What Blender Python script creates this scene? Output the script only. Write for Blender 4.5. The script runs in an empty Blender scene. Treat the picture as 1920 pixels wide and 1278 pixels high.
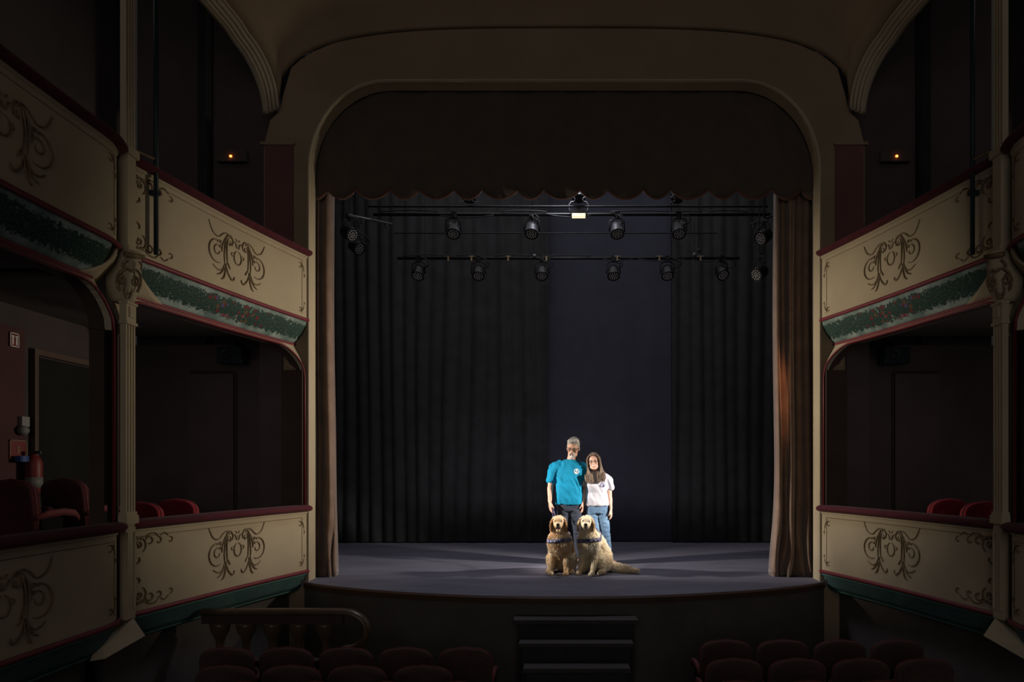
import bpy, bmesh, math, random
from mathutils import Vector, Matrix, noise
from mathutils.bvhtree import BVHTree
from math import sin, cos, pi, radians as R, sqrt
random.seed(7)
C = bpy.context.scene
COL = C.collection

# ------------------------------------------------------------------ camera, world, light, exposure
F = 1280.0                                   # focal length in pixels of the 1920 px frame
cam = bpy.data.cameras.new('camera'); cam.sensor_width = 36; cam.lens = F / 1920 * 36
cam.shift_x = -98 / 1920; cam.shift_y = 241 / 1920; cam.clip_end = 60
CAMZ = 1.39
co = bpy.data.objects.new('camera', cam); COL.objects.link(co)
co.location = (0, 0, CAMZ); co.rotation_euler = (pi / 2, 0, 0)
C.camera = co
w = bpy.data.worlds.new('world'); C.world = w; w.use_nodes = True
w.node_tree.nodes['Background'].inputs[0].default_value = (1.0, 0.97, 0.93, 1)
w.node_tree.nodes['Background'].inputs[1].default_value = 0.012
C.view_settings.view_transform = 'Standard'; C.view_settings.look = 'None'
C.view_settings.exposure = 0.0; C.view_settings.gamma = 1.0; C.view_settings.use_curve_mapping = False
C.cycles.max_bounces = 5
C.cycles.sample_clamp_indirect = 3.0

def aim(o, tgt):
    o.rotation_euler = (Vector(tgt) - o.location).to_track_quat('-Z', 'Y').to_euler()
def spot(name, loc, tgt, power, ang, blend=0.6, col=(1, 1, 1), rad=0.12):
    l = bpy.data.lights.new(name, 'SPOT'); l.energy = power; l.color = col
    l.spot_size = R(ang); l.spot_blend = blend; l.shadow_soft_size = rad
    o = bpy.data.objects.new(name, l); COL.objects.link(o); o.location = loc; aim(o, tgt); return o
def point(name, loc, power, col=(1, 1, 1), rad=0.1):
    l = bpy.data.lights.new(name, 'POINT'); l.energy = power; l.color = col; l.shadow_soft_size = rad
    o = bpy.data.objects.new(name, l); COL.objects.link(o); o.location = loc; return o
def area(name, loc, tgt, power, sx, sy, col=(1, 1, 1)):
    l = bpy.data.lights.new(name, 'AREA'); l.energy = power; l.color = col; l.shape = 'RECTANGLE'; l.size = sx; l.size_y = sy
    o = bpy.data.objects.new(name, l); COL.objects.link(o); o.location = loc; aim(o, tgt); return o
# added unseen fill, lifts the blacks: behind camera, in boxes and galleries, over stage
area('front_fill', (0, -8, 4.0), (0, 9, 2.5), 115, 7, 6, (1, .95, .9))
for sg in (-1, 1):
    point('box_fill', (sg * 4.25, 7.3, 1.9), 2.3, (1, .9, .85), .3)
    point('gallery_fill', (sg * 4.7, 6.6, 6.6), 2.2, (1, .93, .9), .3)
area('stage_fill', (0, 10.6, 7.3), (0, 10.6, 0), 42, 7, 3.6, (.95, .95, 1))
# two side flashes in the wings, low and crossing
spot('wing_flash', (-2.75, 8.85, 1.75), (0.30, 9.65, 0.75), 880, 42, 0.8, (1, .93, .85), 0.08)
spot('wing_flash', (2.62, 8.85, 1.75), (0.25, 9.65, 0.75), 780, 43, 0.8, (1, .93, .85), 0.08)
# broad wash over the stage floor
spot('stage_wash', (0.0, 9.7, 6.6), (0, 9.3, 0), 310, 104, 0.9, (.86, .85, 1.0), 0.5)
# warm lamp grazing down a fold of the right curtain
spot('warm_lamp', (2.70, 8.40, 5.7), (2.84, 8.86, 2.7), 1100, 3.4, 1.0, (1, .38, .16), 0.03)
# spill on the box fronts, each side lit across from the opposite wing
spot('box_spill', (3.05, 9.35, 2.2), (-3.4, 8.5, 2.35), 820, 54, 1.0, (1, .86, .66), 0.10)
spot('box_spill', (-3.05, 9.35, 2.2), (3.4, 8.9, 2.35), 780, 50, 1.0, (1, .86, .66), 0.10)

spot('high_spill', (3.05, 9.35, 2.4), (-3.4, 7.9, 6.3), 120, 34, 1.0, (1, .88, .70), 0.10)
spot('high_spill', (-3.05, 9.35, 2.4), (3.4, 7.9, 6.3), 35, 34, 1.0, (1, .88, .70), 0.10)

# ------------------------------------------------------------------ materials
def mat(name, col, rough=0.8, col2=None, nscale=3.0, bump=0.0, bscale=40.0, metal=0.0, emit=None, spec=0.3, sheen=0.0, stretch=(1, 1, 1)):
    m = bpy.data.materials.new(name); m.use_nodes = True
    nt = m.node_tree; b = nt.nodes['Principled BSDF']
    b.inputs['Roughness'].default_value = rough; b.inputs['Metallic'].default_value = metal
    b.inputs['Specular IOR Level'].default_value = spec
    if sheen: b.inputs['Sheen Weight'].default_value = sheen
    tc = nt.nodes.new('ShaderNodeTexCoord'); mp = nt.nodes.new('ShaderNodeMapping')
    mp.inputs['Scale'].default_value = stretch
    nt.links.new(tc.outputs['Object'], mp.inputs[0])
    if col2 is None: col2 = tuple(c * 0.86 for c in col)
    n = nt.nodes.new('ShaderNodeTexNoise'); n.inputs['Scale'].default_value = nscale; n.inputs['Detail'].default_value = 4
    r = nt.nodes.new('ShaderNodeValToRGB')
    r.color_ramp.elements[0].position = 0.38; r.color_ramp.elements[1].position = 0.62
    r.color_ramp.elements[0].color = (*col2, 1); r.color_ramp.elements[1].color = (*col, 1)
    nt.links.new(mp.outputs[0], n.inputs['Vector']); nt.links.new(n.outputs['Fac'], r.inputs[0])
    nt.links.new(r.outputs[0], b.inputs['Base Color'])
    if bump:
        n2 = nt.nodes.new('ShaderNodeTexNoise'); n2.inputs['Scale'].default_value = bscale; n2.inputs['Detail'].default_value = 3
        bp = nt.nodes.new('ShaderNodeBump'); bp.inputs['Strength'].default_value = bump; bp.inputs['Distance'].default_value = 0.02
        nt.links.new(mp.outputs[0], n2.inputs['Vector']); nt.links.new(n2.outputs['Fac'], bp.inputs['Height'])
        nt.links.new(bp.outputs[0], b.inputs['Normal'])
    if emit:
        b.inputs['Emission Color'].default_value = (*emit[0], 1); b.inputs['Emission Strength'].default_value = emit[1]
    return m
M = {}
def dm(k, *a, **kw): M[k] = mat(k, *a, **kw)
dm('cream', (.50, .42, .29), .75, (.45, .375, .26), 2.0, .04, 25)
dm('cream_relief', (.25, .18, .105), .7, (.165, .115, .065), 30)  # brown for the grooves' shadow lines and dirt, put into the relief colour
dm('umber', (.16, .11, .07), .8)
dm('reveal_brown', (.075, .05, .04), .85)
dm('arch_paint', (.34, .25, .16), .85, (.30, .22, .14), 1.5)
dm('red_paint', (.21, .09, .09), .85, (.18, .08, .08), 2.0)
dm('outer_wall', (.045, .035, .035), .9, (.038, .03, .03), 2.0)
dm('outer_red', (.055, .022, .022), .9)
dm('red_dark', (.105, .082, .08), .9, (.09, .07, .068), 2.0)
dm('red_gloss', (.22, .03, .045), .45, spec=.4)
dm('velvet_red', (.10, .013, .024), .9, (.08, .011, .019), 12, sheen=.05)
dm('seat_red', (.085, .045, .045), .9, (.07, .038, .038), 14, .1, 120, sheen=.1)
dm('seat_red_lit', (.30, .028, .04), .9, (.24, .022, .034), 14, .1, 120)  # seat red of the stage-side boxes, lit level put into the colour
dm('seat_piping', (.16, .035, .04), .7)
dm('teal', (.07, .14, .14), .7, (.05, .11, .115), 4)
dm('teal_edge', (.10, .24, .23), .6)
dm('black_pipe', (.012, .028, .034), .5, spec=.4)
dm('black_cloth', (.085, .085, .088), .95, (.07, .07, .073), 4, .05, 60, spec=.05)
dm('navy_cloth', (.11, .11, .15), .95, (.10, .10, .135), 3, .05, 60, spec=.05)
dm('black_paint', (.04, .04, .042), .9, spec=.15)
dm('step_paint', (.055, .052, .05), .8)
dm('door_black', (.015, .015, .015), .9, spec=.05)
dm('seat_red_shaded', (.075, .018, .021), .9, (.06, .015, .018), 14, .1, 120)  # same seats nearer the camera, their dimness darkened into the red
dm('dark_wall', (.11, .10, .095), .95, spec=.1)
dm('stage_floor', (.155, .15, .185), .85, (.125, .12, .15), 1.2, .06, 40, spec=.25, stretch=(1, 3, 1))
dm('stage_edge', (.075, .04, .025), .6)
dm('velvet_brown', (.24, .15, .10), .6, (.19, .115, .078), 6, .04, 60, sheen=.5)
dm('pelmet_brown', (.11, .082, .066), .9, (.10, .074, .06), 4, sheen=.2)
dm('pelmet_trim', (.22, .09, .065), .8)
dm('rail_wood', (.11, .07, .045), .35, (.085, .055, .035), 8, spec=.5)
dm('rail_apron', (.06, .035, .03), .6)
dm('carpet', (.13, .11, .11), .95, (.11, .09, .09), 6)
dm('metal_black', (.02, .02, .021), .45, spec=.5)
dm('metal_grey', (.25, .25, .25), .4, metal=.6)
dm('led_lens', (.75, .75, .78), .2, spec=.8)  # flash glints on the lenses, put into a pale grey colour
dm('tape', (.6, .47, .3), .7)
dm('cable', (.05, .05, .052), .5)
dm('lamp_on', (1, .95, .75), .5, emit=((1, .88, .6), 1.0))
dm('exit_lamp', (1, .3, .1), .5, emit=((1, .16, .03), 7.0))
dm('white_plastic', (.13, .13, .125), .6)
dm('sign_white', (.6, .6, .6), .6)
dm('sign_red', (.13, .018, .018), .5)
dm('blue_plastic', (.02, .05, .18), .5)
dm('brass', (.45, .38, .22), .4, metal=.8)
dm('skin', (.62, .36, .26), .55, (.55, .30, .21), 12, .04, 90, spec=.4)
dm('skin_f', (.66, .40, .30), .55, (.60, .35, .26), 12, .04, 90, spec=.4)
dm('shirt_teal', (.004, .215, .37), .85, (.004, .18, .31), 8, .5, 14, spec=.2)
dm('shirt_white', (.52, .50, .55), .85, (.46, .45, .50), 8, .45, 14, spec=.2)
dm('jeans_dark', (.035, .042, .062), .85, (.025, .03, .045), 20, .3, 22)
dm('jeans_blue', (.13, .22, .34), .85, (.075, .135, .23), 9, .4, 24)
dm('hair_grey', (.52, .50, .47), .7, (.28, .26, .24), 60, .4, 120)
dm('hair_dark_grey', (.16, .14, .13), .7, (.10, .09, .08), 60, .3, 120)
dm('beard', (.62, .60, .57), .8, (.34, .30, .28), 50, .4, 150)
dm('hair_brown', (.30, .22, .16), .55, (.13, .09, .065), 30, .2, 80, stretch=(1, 1, .15))
dm('frame_dark', (.03, .012, .012), .3, spec=.6)
dm('lip', (.45, .14, .13), .5); dm('teeth', (.8, .78, .72), .4)
dm('eye_white', (.7, .68, .65), .3); dm('eye_dark', (.01, .008, .007), .15, spec=.8)
dm('shoe_dark', (.02, .02, .022), .5); dm('sandal', (.45, .17, .14), .6)
dm('leash', (.05, .045, .12), .7)
dm('harness', (.035, .035, .085), .7, (.16, .15, .26), 24)
dm('harness_print', (.4, .38, .5), .7)
dm('fur_gold', (.56, .34, .17), .8, (.74, .58, .38), 9, .3, 60)
dm('fur_cream', (.78, .66, .46), .8, (.62, .47, .29), 8, .3, 60)
dm('fur_gold_tuft', (.70, .45, .24), .8, (.95, .82, .60), 9)
dm('fur_cream_tuft', (1.0, .92, .74), .8, (.86, .70, .48), 7)
dm('fur_dark_ear', (.30, .15, .07), .8, (.50, .29, .14), 14, .3, 60)
dm('fur_ear', (.64, .50, .33), .8, (.42, .27, .14), 14, .3, 60)
dm('tongue', (.55, .22, .22), .4); dm('nose_black', (.012, .011, .012), .3, spec=.6)
dm('mouth_dark', (.05, .018, .018), .6)

def glass_mat():
    m = bpy.data.materials.new('spectacle_glass'); m.use_nodes = True
    b = m.node_tree.nodes['Principled BSDF']; b.inputs['Roughness'].default_value = .05
    b.inputs['Alpha'].default_value = .25; b.inputs['Base Color'].default_value = (.10, .08, .08, 1)
    return m
M['glass'] = glass_mat()
def garland_mat(dark=1.0):
    """painted garland: leaves and flowers along the middle of a blue-green cove; uv = metres along, 0..1 across"""
    m = bpy.data.materials.new('painted_garland'); m.use_nodes = True; nt = m.node_tree; N = nt.nodes; L = nt.links
    b = N['Principled BSDF']; b.inputs['Roughness'].default_value = .7; b.inputs['Specular IOR Level'].default_value = .3
    uv = N.new('ShaderNodeUVMap'); uv.uv_map = 'UVMap'
    sep = N.new('ShaderNodeSeparateXYZ'); L.new(uv.outputs[0], sep.inputs[0])
    def mth(op, a, b_=None, c=None):
        n = N.new('ShaderNodeMath'); n.operation = op
        for i, v in enumerate((a, b_, c)):
            if v is None: continue
            if isinstance(v, (int, float)): n.inputs[i].default_value = v
            else: L.new(v, n.inputs[i])
        return n.outputs[0]
    mp = N.new('ShaderNodeMapping'); mp.inputs['Scale'].default_value = (1, .32, 1); L.new(uv.outputs[0], mp.inputs[0])
    n1 = N.new('ShaderNodeTexNoise'); n1.inputs['Scale'].default_value = 19; n1.inputs['Detail'].default_value = 8; n1.inputs['Roughness'].default_value = .7; n1.inputs['Distortion'].default_value = 1.2
    L.new(mp.outputs[0], n1.inputs['Vector'])
    band = mth('ABSOLUTE', mth('SUBTRACT', sep.outputs[1], .5))
    # leaf where noise > threshold growing away from the middle
    leaf = mth('GREATER_THAN', n1.outputs['Fac'], mth('MULTIPLY_ADD', mth('POWER', mth('MULTIPLY', band, 2.4), 3), .35, .36))
    n2 = N.new('ShaderNodeTexNoise'); n2.inputs['Scale'].default_value = 60; L.new(mp.outputs[0], n2.inputs['Vector'])
    lr = N.new('ShaderNodeValToRGB'); L.new(n2.outputs['Fac'], lr.inputs[0])
    lr.color_ramp.elements[0].position = .4; lr.color_ramp.elements[0].color = (.008, .03, .025, 1)
    lr.color_ramp.elements[1].position = .68; lr.color_ramp.elements[1].color = (.05, .11, .09, 1)
    bg = N.new('ShaderNodeValToRGB'); n3 = N.new('ShaderNodeTexNoise'); n3.inputs['Scale'].default_value = 5; L.new(mp.outputs[0], n3.inputs['Vector'])
    L.new(n3.outputs['Fac'], bg.inputs[0])
    bg.color_ramp.elements[0].position = .35; bg.color_ramp.elements[0].color = (.14, .21, .20, 1)
    bg.color_ramp.elements[1].position = .7; bg.color_ramp.elements[1].color = (.36, .44, .42, 1)
    mix = N.new('ShaderNodeMixRGB'); L.new(leaf, mix.inputs[0]); L.new(bg.outputs[0], mix.inputs[1]); L.new(lr.outputs[0], mix.inputs[2])
    vo = N.new('ShaderNodeTexVoronoi'); vo.inputs['Scale'].default_value = 17; L.new(mp.outputs[0], vo.inputs['Vector'])
    fc = N.new('ShaderNodeValToRGB'); fc.color_ramp.interpolation = 'CONSTANT'
    e = fc.color_ramp.elements; e[0].color = (.15, .025, .03, 1); e[1].position = .50; e[1].color = (.10, .08, .22, 1)
    for p_, c_ in ((.6, (.13, .075, .04, 1)), (.68, (.22, .09, .11, 1)), (.84, (.10, .02, .03, 1))):
        q = e.new(p_); q.color = c_
    s2 = N.new('ShaderNodeSeparateColor'); L.new(vo.outputs['Color'], s2.inputs[0]); L.new(s2.outputs[0], fc.inputs[0])
    # flowers: inside a cell, near the middle of the run (u about 1.15 m from the stage) and sparse elsewhere
    mid = mth('SUBTRACT', 1.0, mth('MULTIPLY', mth('ABSOLUTE', mth('SUBTRACT', sep.outputs[0], 1.2)), 1.25))
    prob = mth('GREATER_THAN', mth('ADD', mid, mth('MULTIPLY', s2.outputs[1], .55)), .85)
    inb = mth('LESS_THAN', band, .30)
    near = mth('LESS_THAN', vo.outputs['Distance'], .42)
    ff = mth('MULTIPLY', mth('MULTIPLY', prob, inb), near)
    mix2 = N.new('ShaderNodeMixRGB'); L.new(ff, mix2.inputs[0]); L.new(mix.outputs[0], mix2.inputs[1]); L.new(fc.outputs[0], mix2.inputs[2])
    L.new(mix2.outputs[0], b.inputs['Base Color'])
    return m
M['garland'] = garland_mat()

# ------------------------------------------------------------------ object helpers
def link(name, me, m, parent=None, smooth=False):
    o = bpy.data.objects.new(name, me); COL.objects.link(o)
    if m is not None: me.materials.append(M[m] if isinstance(m, str) else m)
    if smooth:
        for p in me.polygons: p.use_smooth = True
    if parent is not None:
        o.parent = parent
        o.matrix_parent_inverse = parent.matrix_world.inverted() if parent.get('_w') else Matrix()
    return o
def unshift(me, parent):
    while parent is not None and parent.parent is not None: parent = parent.parent
    if parent is not None and not parent.get('local'): me.transform(Matrix.Translation(-parent.location))
def obj(name, bm, m, parent=None, smooth=False, loc=None):
    bmesh.ops.recalc_face_normals(bm, faces=bm.faces)
    me = bpy.data.meshes.new(name); bm.to_mesh(me); bm.free()
    unshift(me, parent)
    o = link(name, me, m, parent, smooth)
    return o
def tag(o, label=None, cat=None, group=None, kind=None):
    if label: o['label'] = label
    if cat: o['category'] = cat
    if group: o['group'] = group
    if kind: o['kind'] = kind
    return o
def empty(name, loc, label, cat, group=None, local=False, rz=0):
    """an Empty at a thing's base; parts are written in world metres unless local"""
    o = bpy.data.objects.new(name, None); COL.objects.link(o); o.location = loc
    o.empty_display_size = .1
    if local: o['local'] = 1; o.rotation_euler.z = rz
    return tag(o, label, cat, group)
def struct(name, bm, m, smooth=False):
    return tag(obj(name, bm, m, None, smooth), kind='structure')
def nb(): return bmesh.new()
def box(bm, x0, x1, y0, y1, z0, z1, mtx=None):
    v = [bm.verts.new((x, y, z)) for z in (z0, z1) for x, y in ((x0, y0), (x1, y0), (x1, y1), (x0, y1))]
    for f in ((3, 2, 1, 0), (4, 5, 6, 7), (0, 1, 5, 4), (1, 2, 6, 5), (2, 3, 7, 6), (3, 0, 4, 7)):
        bm.faces.new([v[i] for i in f])
    if mtx is not None:
        for q in v: q.co = mtx @ q.co
    return bm
def rings(bm, rs, caps=True, closed=True):
    """rs: list of rings of points"""
    vs = [[bm.verts.new(p) for p in r] for r in rs]
    n = len(vs[0])
    for a, b in zip(vs, vs[1:]):
        for i in range(n if closed else n - 1):
            j = (i + 1) % n
            bm.faces.new((a[i], a[j], b[j], b[i]))
    if caps and closed:
        bm.faces.new(vs[0][::-1]); bm.faces.new(vs[-1])
    return vs
def tube(bm, pts, r, n=6, taper=None):
    pts = [Vector(p) for p in pts]
    up = None; rs = []
    for i, p in enumerate(pts):
        t = (pts[min(i + 1, len(pts) - 1)] - pts[max(i - 1, 0)])
        if t.length < 1e-9: t = Vector((0, 0, 1))
        t.normalize()
        if up is None:
            up = Vector((0, 0, 1)) if abs(t.z) < .9 else Vector((1, 0, 0))
        a = t.cross(up)
        if a.length < 1e-4: a = t.orthogonal()
        a.normalize(); b = a.cross(t).normalized(); up = b
        rr = r if taper is None else taper(i / (len(pts) - 1)) * r
        rs.append([p + a * cos(2 * pi * k / n) * rr + b * sin(2 * pi * k / n) * rr for k in range(n)])
    rings(bm, rs); return bm
def lathe(bm, c, prof, n=16, axis='z', mtx=None):
    """prof: (r, h) list"""
    rs = []
    for r, h in prof:
        ring = []
        for k in range(n):
            a = 2 * pi * k / n
            p = Vector((cos(a) * r, sin(a) * r, h))
            if mtx is not None: p = mtx @ p
            ring.append(p + Vector(c))
        rs.append(ring)
    rings(bm, rs); return bm
def ell(bm, c, r, rot=None, seg=14):
    m = Matrix.Translation(c) @ (rot.to_4x4() if rot is not None else Matrix()) @ Matrix.Diagonal((r[0], r[1], r[2], 1))
    bmesh.ops.create_uvsphere(bm, u_segments=seg, v_segments=max(6, seg // 2 + 2), radius=1, matrix=m)
    return bm
def cap(bm, p0, p1, r0, r1, n=12):
    """tapered capsule"""
    p0 = Vector(p0); p1 = Vector(p1); t = (p1 - p0).normalized(); a = t.orthogonal().normalized(); b = t.cross(a)
    rs = []
    for k in (-80, -55, -28): rs.append((p0 + t * r0 * sin(R(k)), r0 * cos(R(k))))
    rs.append((p0, r0)); rs.append((p1, r1))
    for k in (28, 55, 80): rs.append((p1 + t * r1 * sin(R(k)), r1 * cos(R(k))))
    rings(bm, [[c + a * cos(2 * pi * i / n) * r + b * sin(2 * pi * i / n) * r for i in range(n)] for c, r in rs])
    return bm
def chain(bm, pts, rad):
    for i in range(len(pts) - 1): cap(bm, pts[i], pts[i + 1], rad[i], rad[i + 1])
    return bm
def loft(bm, secs, n=20, p=2.0):
    """secs: (x, y, z, rx, ry) horizontal superellipse sections"""
    rs = []
    for x, y, z, rx, ry in secs:
        ring = []
        for k in range(n):
            a = 2 * pi * k / n; c_, s_ = cos(a), sin(a)
            ring.append(Vector((x + rx * math.copysign(abs(c_) ** (2 / p), c_), y + ry * math.copysign(abs(s_) ** (2 / p), s_), z)))
        rs.append(ring)
    rings(bm, rs); return bm
def blob(name, bm, m, parent, voxel=.012, smooth=4, wr=None):
    """fuse overlapping closed shapes into ONE continuous skin"""
    bmesh.ops.recalc_face_normals(bm, faces=bm.faces)
    me = bpy.data.meshes.new(name); bm.to_mesh(me); bm.free()
    t = bpy.data.objects.new('tmp', me); COL.objects.link(t)
    q = t.modifiers.new('r', 'REMESH'); q.mode = 'VOXEL'; q.voxel_size = voxel
    if smooth:
        s = t.modifiers.new('s', 'SMOOTH'); s.factor = .5; s.iterations = smooth
    dg = bpy.context.evaluated_depsgraph_get()
    me2 = bpy.data.meshes.new_from_object(t.evaluated_get(dg)); me2.name = name
    bpy.data.objects.remove(t); bpy.data.meshes.remove(me)
    me2.materials.clear()
    if wr:      # cloth folds: (amount, frequency across, frequency along z)
        nr = [v.normal.copy() for v in me2.vertices]
        for v, n_ in zip(me2.vertices, nr):
            p = v.co; q = Vector((p.x * wr[1] + p.z * wr[3], p.y * wr[1], p.z * wr[2]))
            d = (1 - abs(noise.noise(q)) * 2.2) * .6 + noise.noise(q * 2.1) * .4
            v.co += n_ * d * wr[0]
    unshift(me2, parent)
    return link(name, me2, m, parent, True)
def copytree(o, loc, rz=None, parent=None):
    c = o.copy(); COL.objects.link(c)
    if parent is None:
        c.location = loc
        if rz is not None: c.rotation_euler.z = rz
    else: c.parent = parent
    for ch in list(o.children): copytree(ch, None, None, c)
    return c

# ------------------------------------------------------------------ plan of the horseshoe (left side positive = outward)
BAY1 = [(3.20, 8.49), (3.37, 7.85), (3.52, 7.2), (3.645, 6.55), (3.73, 6.08), (3.775, 5.86)]
BAY2 = [(3.75, 5.72), (3.695, 5.61), (3.665, 5.45), (3.665, 5.1), (3.655, 4.4), (3.60, 3.5), (3.5, 2.6), (3.35, 1.6)]
def resample(pl, step=.05):
    P = [Vector(p) for p in pl]; P = [2 * P[0] - P[1]] + P + [2 * P[-1] - P[-2]]
    out = []
    for i in range(1, len(P) - 2):
        for k in range(12):
            t = k / 12; a, b, c, d = P[i - 1], P[i], P[i + 1], P[i + 2]
            out.append(.5 * ((2 * b) + (-a + c) * t + (2 * a - 5 * b + 4 * c - d) * t * t + (-a + 3 * b - 3 * c + d) * t ** 3))
    out.append(P[-2]); res = [out[0]]; s = 0; S = [0]
    for a, b in zip(out, out[1:]): S.append(S[-1] + (b - a).length)
    n = max(2, int(S[-1] / step)); res = []
    j = 0
    for i in range(n + 1):
        t = S[-1] * i / n
        while j < len(S) - 2 and S[j + 1] < t: j += 1
        f = (t - S[j]) / max(1e-9, S[j + 1] - S[j]); res.append(out[j].lerp(out[j + 1], f))
    return res, S[-1]
class Plan:
    def __init__(s, pl, sgn, step=.05):
        s.p, s.len = resample(pl, step); s.sgn = sgn; s.n = len(s.p) - 1
    def at(s, u, off=0.0, z=0.0):
        f = max(0, min(s.n - 1e-6, u / s.len * s.n)); i = int(f); q = s.p[i].lerp(s.p[i + 1], f - i)
        a = s.p[max(0, i - 1)]; b = s.p[min(s.n, i + 2)]
        t = (b - a).normalized(); nrm = Vector((-t.y, t.x))           # outward
        if nrm.x < 0: nrm = -nrm
        return Vector((s.sgn * (q.x + nrm.x * off), q.y + nrm.y * off, z))
    def sweep(s, bm, prof, u0=0, u1=None, step=.06, uvlayer=None):
        """prof: closed list of (off, z)"""
        if u1 is None: u1 = s.len
        n = max(1, int((u1 - u0) / step)); us = [u0 + (u1 - u0) * i / n for i in range(n + 1)]
        vs = rings(bm, [[s.at(u, o, z) for o, z in prof] for u in us])
        return us, vs
def circ(o, z, r, n=10, sx=1.0): return [(o + cos(2 * pi * k / n) * r * sx, z + sin(2 * pi * k / n) * r) for k in range(n)]
SIDES = ((-1, 'left'), (1, 'right'))
PL = {(sg, b): Plan(BAY1 if b == 1 else BAY2, sg) for sg, _ in SIDES for b in (1, 2)}

# ------------------------------------------------------------------ large structure
YP = 8.5
# stage floor with curved apron
def apron(t): # t -1..1 -> x, y
    return Vector((3.22 * t, 8.46 - .98 * (1 - abs(t) ** 2.0) ** .9))
def edge_pts(n=40): return [apron(-1 + 2 * i / n) for i in range(n + 1)]
bm = nb(); ep = edge_pts()
top = [bm.verts.new((p.x, p.y, 0)) for p in ep] + [bm.verts.new((4.6, 8.46, 0)), bm.verts.new((4.6, 13.4, 0)), bm.verts.new((-4.6, 13.4, 0)), bm.verts.new((-4.6, 8.46, 0))]
bot = [bm.verts.new((v.co.x, v.co.y, -.05)) for v in top]
bm.faces.new(top); bm.faces.new(bot[::-1])
for i in range(len(top)):
    j = (i + 1) % len(top); bm.faces.new((top[i], bot[i], bot[j], top[j]))
struct('floor', bm, 'stage_floor')
bm = nb(); rs = []
for i, p in enumerate(ep):
    rs.append([(p.x, p.y - a, z) for a, z in ((-.03, -.004), (.012, -.004), (.03, -.02), (.03, -.075), (-.03, -.075))])
rings(bm, rs); struct('trim_1', bm, 'stage_edge')
bm = nb(); rings(bm, [[(p.x, p.y + a, z) for a, z in ((.0, -.07), (.05, -.07), (.05, -1.1), (.0, -1.1))] for p in ep])
struct('wall_apron', bm, 'dark_wall')
# stalls floor
bm = nb(); box(bm, -5.8, 5.8, .6, 8.6, -1.2, -1.1); struct('floor', bm, 'carpet')
# proscenium wall with rounded opening
def arch_curve(hw, z0, zt, r, ry=None, n=12):
    ry = ry or r
    pts = [(-hw, z0), (-hw, zt - ry)]
    for k in range(1, n + 1):
        a = pi - (pi / 2) * k / n; pts.append((-hw + r + r * cos(a), zt - ry + ry * sin(a)))
    m_ = [(-x, z) for x, z in pts[::-1]]
    return pts + m_
inner = arch_curve(3.19, 0.0, 6.24, .98, 1.12)
def crease(x):
    u = min(1, abs(x) / 3.64); return 5.47 + (6.93 - 5.47) * (1 - u ** 3.4) ** (1 / 3.4)
outer = []
for x, z in inner:
    pass
def outer_at(i, n):
    # outer outline in the same number of points: up the pier side, corbel, crease arch
    pl = [(-3.74, -1.1), (-3.74, 2.0), (-3.74, 5.44), (-3.72, 5.5), (-3.66, 5.74), (-3.55, 5.84), (-3.53, 5.90)]
    xs = [-3.5 + .02 * 0, -3.40, -3.28, -3.1, -2.9, -2.6, -2.2, -1.8, -1.2, -.6, 0]
    pl += [(x, crease(x) if x > -3.45 else 6.05) for x in xs]
    return pl
ol = outer_at(0, 0); ol = ol + [(-x, z) for x, z in ol[-2::-1]]
def polylen(pl):
    S = [0]
    for a, b in zip(pl, pl[1:]): S.append(S[-1] + math.dist(a, b))
    return S
def at_len(pl, S, t):
    for i in range(len(pl) - 1):
        if S[i + 1] >= t - 1e-9:
            f = (t - S[i]) / max(1e-9, S[i + 1] - S[i]); return (pl[i][0] + (pl[i + 1][0] - pl[i][0]) * f, pl[i][1] + (pl[i + 1][1] - pl[i][1]) * f)
    return pl[-1]
def fillring(name, inn, out, y0, y1, m):
    """flat wall between an inner and outer outline, with thickness"""
    bm = nb()
    from mathutils.geometry import tessellate_polygon
    poly = [Vector((x, z, 0)) for x, z in out] + [Vector((x, z, 0)) for x, z in inn[::-1]]
    tri = tessellate_polygon([poly])
    f = [bm.verts.new((p.x, y0, p.y)) for p in poly]; b = [bm.verts.new((p.x, y1, p.y)) for p in poly]
    for t in tri:
        try: bm.faces.new([f[i] for i in t]); bm.faces.new([b[i] for i in t][::-1])
        except ValueError: pass
    for i in range(len(poly)):
        j = (i + 1) % len(poly); bm.faces.new((f[i], f[j], b[j], b[i]))
    return struct(name, bm, m)
inn2 = [(x, (-1.1 if z == 0 else z)) for x, z in inner]
outer_full = ol
PROS = fillring('wall_proscenium', inn2, outer_full, YP, YP + .22, 'arch_paint')
# cream reveal lining the opening
bm = nb(); rs = []
for i, (x, z) in enumerate(inner):
    # inward normal
    a = inner[max(0, i - 1)]; b = inner[min(len(inner) - 1, i + 1)]
    t = Vector((b[0] - a[0], b[1] - a[1])).normalized(); nn = Vector((t.y, -t.x))
    rs.append([(x + nn.x * q, y, z + nn.y * q) for q, y in ((-.004, YP - .012), (.012, YP - .012), (.02, YP + .02), (.006, YP + .06), (.006, YP + .235), (-.004, YP + .235))])
rings(bm, rs); struct('trim_2', bm, 'cream')
# red painted panels on the pier faces and their cornice
for sg, sd in SIDES:
    bm = nb(); a, b = sorted((sg * 3.37, sg * 3.72)); box(bm, a, b, YP - .02, YP + .01, 4.16, 5.42)
    struct('trim_3', bm, 'red_paint')
    bm = nb(); a, b = sorted((sg * 3.35, sg * 3.77)); box(bm, a, b, YP - .035, YP + .01, 5.42, 5.455)
    struct('trim_4', bm, 'arch_paint')
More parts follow.
